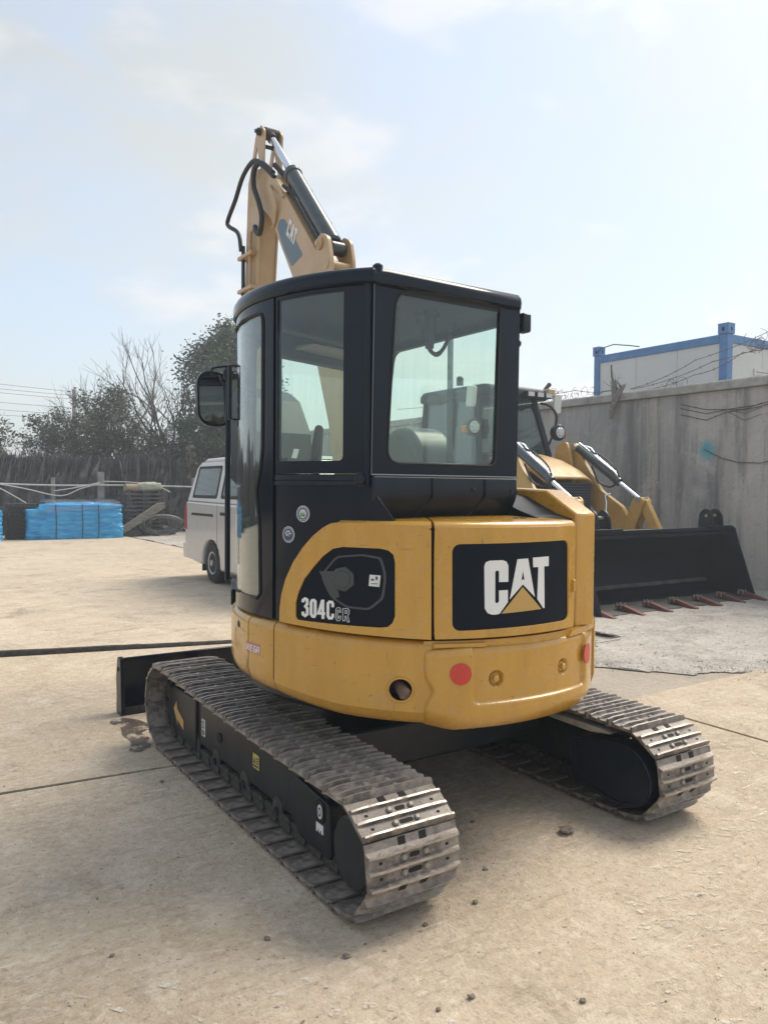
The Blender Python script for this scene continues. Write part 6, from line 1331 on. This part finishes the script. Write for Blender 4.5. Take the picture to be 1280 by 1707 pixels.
# ------------------------------------------------------------------ vegetation
MAT['leaf_dark'] = M('dark_evergreen_leaf', (.030, .058, .028), .5, col2=(.075, .11, .055), scale=1.2)
MAT['leaf_grey'] = M('dusty_leaf', (.060, .078, .052), .7, col2=(.125, .135, .095), scale=1.5)
MAT['leaf_dry'] = M('dry_leaf', (.16, .13, .065), .8, col2=(.22, .18, .10), scale=2)
MAT['stalk'] = M('dry_stalk', (.09, .08, .082), .9, col2=(.20, .18, .175), scale=3)
MAT['trunk'] = M('tree_bark', (.12, .10, .088), .95, col2=(.19, .165, .14), scale=12)
def leaves(mb, c, rad, n, size, q, clumps=40, flat=.0):
    cs = []
    for i in range(clumps):
        d = Vector((q.gauss(0, 1), q.gauss(0, 1), q.gauss(0, 1))).normalized()*(q.random()**.4); cs.append(Vector((c[0]+d.x*rad[0], c[1]+d.y*rad[1], c[2]+d.z*rad[2])))
    sp = .34*min(rad)
    for i in range(n):
        k = q.choice(cs); p = k+Vector((q.gauss(0, 1), q.gauss(0, 1), q.gauss(0, .8)))*sp*.6
        a = Vector((q.gauss(0, 1), q.gauss(0, 1), q.gauss(0, .6))).normalized(); b = a.orthogonal().normalized(); b.rotate(Matrix.Rotation(q.uniform(0, 6.28), 3, a)); s = size*q.uniform(.6, 1.4)
        mb.add([p-a*s, p+b*s*.45, p+a*s, p-b*s*.45], [(0, 1, 2, 3)])
def branch(mb, p, d, L, r, depth, q, spread=.5, up=.15):
    path = [p]; k = 4; dd = d
    for i in range(k):
        dd = (dd+Vector((q.gauss(0, .13), q.gauss(0, .13), q.gauss(.03, .08)))).normalized(); path.append(path[-1]+dd*L/k)
    mb.tube(path, [r*(1-.45*i/k) for i in range(k+1)], 5 if depth > 1 else 3, caps=False)
    if depth == 0: return
    for i in range(q.choice((2, 3, 3))+ (2 if depth == 1 else 0)):
        t = q.choice(path[2:]); nd = (dd+Vector((q.gauss(0, spread), q.gauss(0, spread), q.gauss(up, spread*.6)))).normalized()
        branch(mb, t, nd, L*q.uniform(.5, .8), r*.5, depth-1, q, spread, up)
def bare_tree(x, y, h, label, seed, n=3, lean=0):
    q = random.Random(seed); t = thing('bare_tree', label, 'tree', (x, y, 0), 'bare trees behind the fence')
    mb = MB(); branch(mb, Vector((x, y, -.05)), Vector((lean, 0, 1)).normalized(), h*.45, h*.017, 0, q); mb.tube([(x, y, -.05), (x+lean*h*.2, y, h*.22), (x+lean*h*.42, y, h*.45)], [h*.016, h*.013, h*.010], 7); mb.build('trunk', 'trunk', t, smooth=50)
    mb = MB()
    for i in range(n):
        z = h*q.uniform(.25, .45); branch(mb, Vector((x+lean*z, y, z)), Vector((q.gauss(lean, .32), q.gauss(0, .3), 1)).normalized(), h*q.uniform(.26, .36), h*.0085, 3, q, .42, .2)
    mb.build('crown', 'trunk', t, smooth=0)
def leafy(x, y, c, rad, n, size, mat, label, seed, name='shrub', cat='shrub', th=1, grp=None, extra=()):
    q = random.Random(seed); t = thing(name, label, cat, (x, y, 0), grp)
    mb = MB(); mb.tube([(x, y, -.05), (x+.05, y, c[2]*.5), (c[0], c[1], c[2])], [.11*th, .09*th, .03*th], 7)
    for i in range(7): branch(mb, Vector((x, y, c[2]*.45)), Vector((q.gauss(0, .5), q.gauss(0, .5), 1)).normalized(), rad[2]*.9, .035*th, 1, q)
    mb.build('trunk', 'trunk', t, smooth=50)
    mb = MB(); leaves(mb, c, rad, n, size, q, 60)
    for (c2, r2, n2) in extra: leaves(mb, c2, r2, n2, size, q, 40)
    mb.build('crown', mat, t, smooth=0)
leafy(9.3, 25.2, (9.3, 25.2, 4.9), (1.9, 1.5, 2.6), 22000, .075, 'leaf_dark', 'tall dark evergreen tree rising behind the van', 11, 'evergreen_tree', 'tree', 1.6, 'leafy plants behind the fence',
      [((9.8, 25.2, 6.6), (1.5, 1.2, 1.5), 10000), ((8.3, 24.9, 2.6), (1.7, 1.0, 1.6), 12000), ((10.5, 25.4, 3.0), (1.6, 1.2, 2.4), 8000)])
leafy(4.3, 25.2, (4.4, 25.2, 3.6), (1.5, 1.0, 1.5), 11000, .055, 'leaf_grey', 'rounded dusty green shrub above the long blue tarpaulin', 12, grp='leafy plants behind the fence')
leafy(2.9, 25.6, (2.9, 25.6, 3.2), (1.0, .8, 1.0), 5000, .05, 'leaf_grey', 'smaller dusty shrub left of the rounded shrub', 13, grp='leafy plants behind the fence')
leafy(6.3, 25.0, (6.3, 25.0, 2.7), (1.2, .8, 1.2), 6000, .055, 'leaf_grey', 'dusty shrub under the bare trees beside the evergreen', 14, grp='leafy plants behind the fence')
leafy(.6, 24.6, (.7, 24.6, 3.1), (.8, .7, .8), 2600, .05, 'leaf_grey', 'sparse shrub at the left picture edge', 15, grp='leafy plants behind the fence')
q = random.Random(30)
t = thing('vine_covered_stump', 'slim post covered in dry yellow leaves beside the van', 'vine', (7.02, 23.2, 0)); mb = MB(); mb.tube([(7.02, 23.2, -.05), (7.0, 23.2, 3.0)], [.08, .05], 6); mb.build('stem', 'trunk', t)
mb = MB(); leaves(mb, (7.02, 23.2, 2.35), (.17, .17, .75), 900, .075, q, 30); mb.build('leaves', 'leaf_dry', t, smooth=0)
for i, (x, y, h, n, ln, lab) in enumerate(((5.4, 26, 6.0, 7, -.02, 'bare tree with fine upright branches left of the tall bare tree'), (7.5, 26.3, 7.2, 5, -.10, 'tallest bare tree leaning left beside the evergreen'), (6.6, 26.5, 5.6, 6, .04, 'bare tree with tangled branches between its taller neighbours'), (4.7, 26.2, 5.3, 6, .0, 'thin bare tree rising out of the rounded shrub'), (7.9, 26.2, 6.9, 4, .06, 'bare tree leaning into the evergreen'))):
    bare_tree(x, y, h, lab, 40+i, n, ln)
# the dense bank of dry stalks and scrub behind the rail
q = random.Random(77); mb = MB()
for i in range(26000):
    x = q.uniform(-3.5, 9.5); y = q.uniform(23.1, 25.2); h = q.uniform(.9, 2.6)+.35*noise.noise(Vector((x*.8, y, 3)))
    sl = .30+.12*q.gauss(0, 1) if x < 4 else q.gauss(0, .2); w = q.uniform(.003, .008)
    z0 = q.uniform(0, .5); mb.add([(x-w-sl*.5, y, z0+h*.55 if q.random() < .3 else z0), (x+w-sl*.5, y, z0), (x+w*.5+sl*.35, y+q.gauss(0, .1), h), (x-w*.5+sl*.35, y, h)], [(0, 1, 2, 3)])
o = stuff(mb.build('dry_stalks', 'stalk', smooth=0)); o['label'] = 'dense dark bank of dry slanting stalks behind the fence'; o['category'] = 'scrub'
mb = MB(); mb.grid(lambda u, v: (-30+70*u, 25.6+.5*noise.noise(Vector((u*40, v*3, 1))), -.05+(2.35+.35*noise.noise(Vector((u*60, 0, 2))))*v), 140, 8)
bank = struct(mb.build('earth_bank', M('dark_scrub_earth', (.075, .068, .066), 1, col2=(.12, .11, .10), scale=9), smooth=60)); bank['label'] = 'dark scrubby bank behind the stalks'
sm_ = bank.modifiers.new('t', 'SOLIDIFY'); sm_.thickness = 3; sm_.offset = -1
mb = MB()
for i in range(170):
    x = q.uniform(-3, 11); leaves(mb, (x, q.uniform(23.6, 25.8), 2.1+q.uniform(-.8, .55)), (.5, .4, .35), 150, .042, q, 6)
o = stuff(mb.build('scrub_leaves', 'leaf_grey', smooth=0)); o['label'] = 'ragged fringe of small dusty leaves along the top of the scrub'; o['category'] = 'scrub'
mb = MB()
for i in range(420):
    x = q.uniform(-2, 9.5); branch(mb, Vector((x, q.uniform(24.2, 25.8), q.uniform(1.6, 2.3))), Vector((q.gauss(0, .4), 0, 1)).normalized(), q.uniform(.4, .9), .008, 1, q, .5)
o = stuff(mb.build('bare_twigs', 'trunk', smooth=0)); o['label'] = 'thin bare twigs standing out of the scrub'; o['category'] = 'scrub'
# utility pole and wires
mb = MB(); mb.tube([(5.58, 35, -.1), (5.58, 35, 3), (5.58, 35, 6.1)], [.14, .12, .09], 10); tag(mb.build('utility_pole', 'post', smooth=40), 'slim utility pole far behind the scrub on the left', 'pole')
for i, (z0, z1) in enumerate(((6.45, 6.0), (6.05, 5.85), (5.9, 5.7), (5.4, 5.3), (5.0, 5.0), (4.7, 4.8))):
    mb = MB(); path = []
    for k in range(25): t_ = k/24; path.append((-14+19.58*t_, 35+.2*i, z0+1.3+(z1-z0-1.3)*t_-.9*4*t_*(1-t_)*.35))
    mb.tube(path, .008, 4); tag(mb.build('overhead_wire', 'hose', smooth=0), ['topmost', 'second', 'third', 'fourth', 'fifth', 'lowest'][i]+' overhead wire running left from the utility pole', 'wire', 'overhead wires from the utility pole')

# ------------------------------------------------------------------ loose stones near the camera
ST_ = [((.26, -1.05), .030, 'flat dark stone between the rear ends of the two tracks', 0), ((-.28, -1.11), .017, 'pale pebble right of the near track end', 1), ((-.49, -1.29), .015, 'dark clod below the near track end', 0), ((-.74, -1.31), .012, 'small clod just behind the near track end', 0),
       ((-.86, -1.71), .015, 'dark clod at the bottom edge of the picture', 0), ((-.58, -1.91), .014, 'brown pebble right of the bottom dark clod', 0), ((-1.26, -1.08), .014, 'brown clod left below the near track', 0), ((-1.08, -1.32), .016, 'brown clod below the near track corner', 0),
       ((-1.74, -.89), .011, 'small pebble on the open concrete at lower left', 0), ((-1.12, .55), .013, 'dark pebble left of the near track under the joint', 0), ((.12, -2.08), .012, 'dark pebble at the right picture edge', 0), ((.08, -1.86), .010, 'tiny pebble at lower right on pale scuffs', 0),
       ((-.98, -1.70), .010, 'dark pebble left of the bottom dark clod', 0), ((-.03, -.73), .014, 'small stone in the shade between the tracks', 0), ((.33, -1.31), .012, 'pebble behind the far track end', 0), ((-.20, -1.52), .010, 'pebble on the scuffed concrete right of centre', 1)]
for i, ((x, y), r, lab, k) in enumerate(ST_):
    if i in (10, 11, 14, 15): continue
    mb = MB(); r *= .95 if i == 0 else .66
    def fn(u, v):
        a = u*2*math.pi; b = (v-.5)*math.pi; d = Vector((math.cos(b)*math.cos(a), math.cos(b)*math.sin(a), math.sin(b))); kk = 1+.6*noise.noise(d*1.6+Vector((i*5.3, 0, 0)))+.2*noise.noise(d*4.5+Vector((i*2.3, 1, 0)))
        return (x+d.x*r*1.25*kk, y+d.y*r*kk, .001+r*.55+d.z*r*.62*kk)
    mb.grid(fn, 12, 8); tag(mb.build('stone', 'pale_stone' if k else 'stone', smooth=40, loc=(x, y, 0), weld=True), lab, 'stone', 'loose stones on the concrete')

# ------------------------------------------------------------------ thin haze in the air
def make_haze(d):
    m = bpy.data.materials.new('thin_haze'); m.use_nodes = True; nt = m.node_tree; nt.nodes.clear()
    o = nt.nodes.new('ShaderNodeOutputMaterial'); v = nt.nodes.new('ShaderNodeVolumePrincipled'); v.inputs['Color'].default_value = (.90, .97, 1, 1); v.inputs['Density'].default_value = d; v.inputs['Anisotropy'].default_value = .3
    nt.links.new(v.outputs[0], o.inputs['Volume'])
    mb = MB(); mb.box(-450, 450, -450, 450, -1.1, 12); h = mb.build('haze', m, smooth=0); h['kind'] = 'stuff'; h['label'] = 'thin pale haze in the air over the yard'; h['category'] = 'haze'
make_haze(.0042)
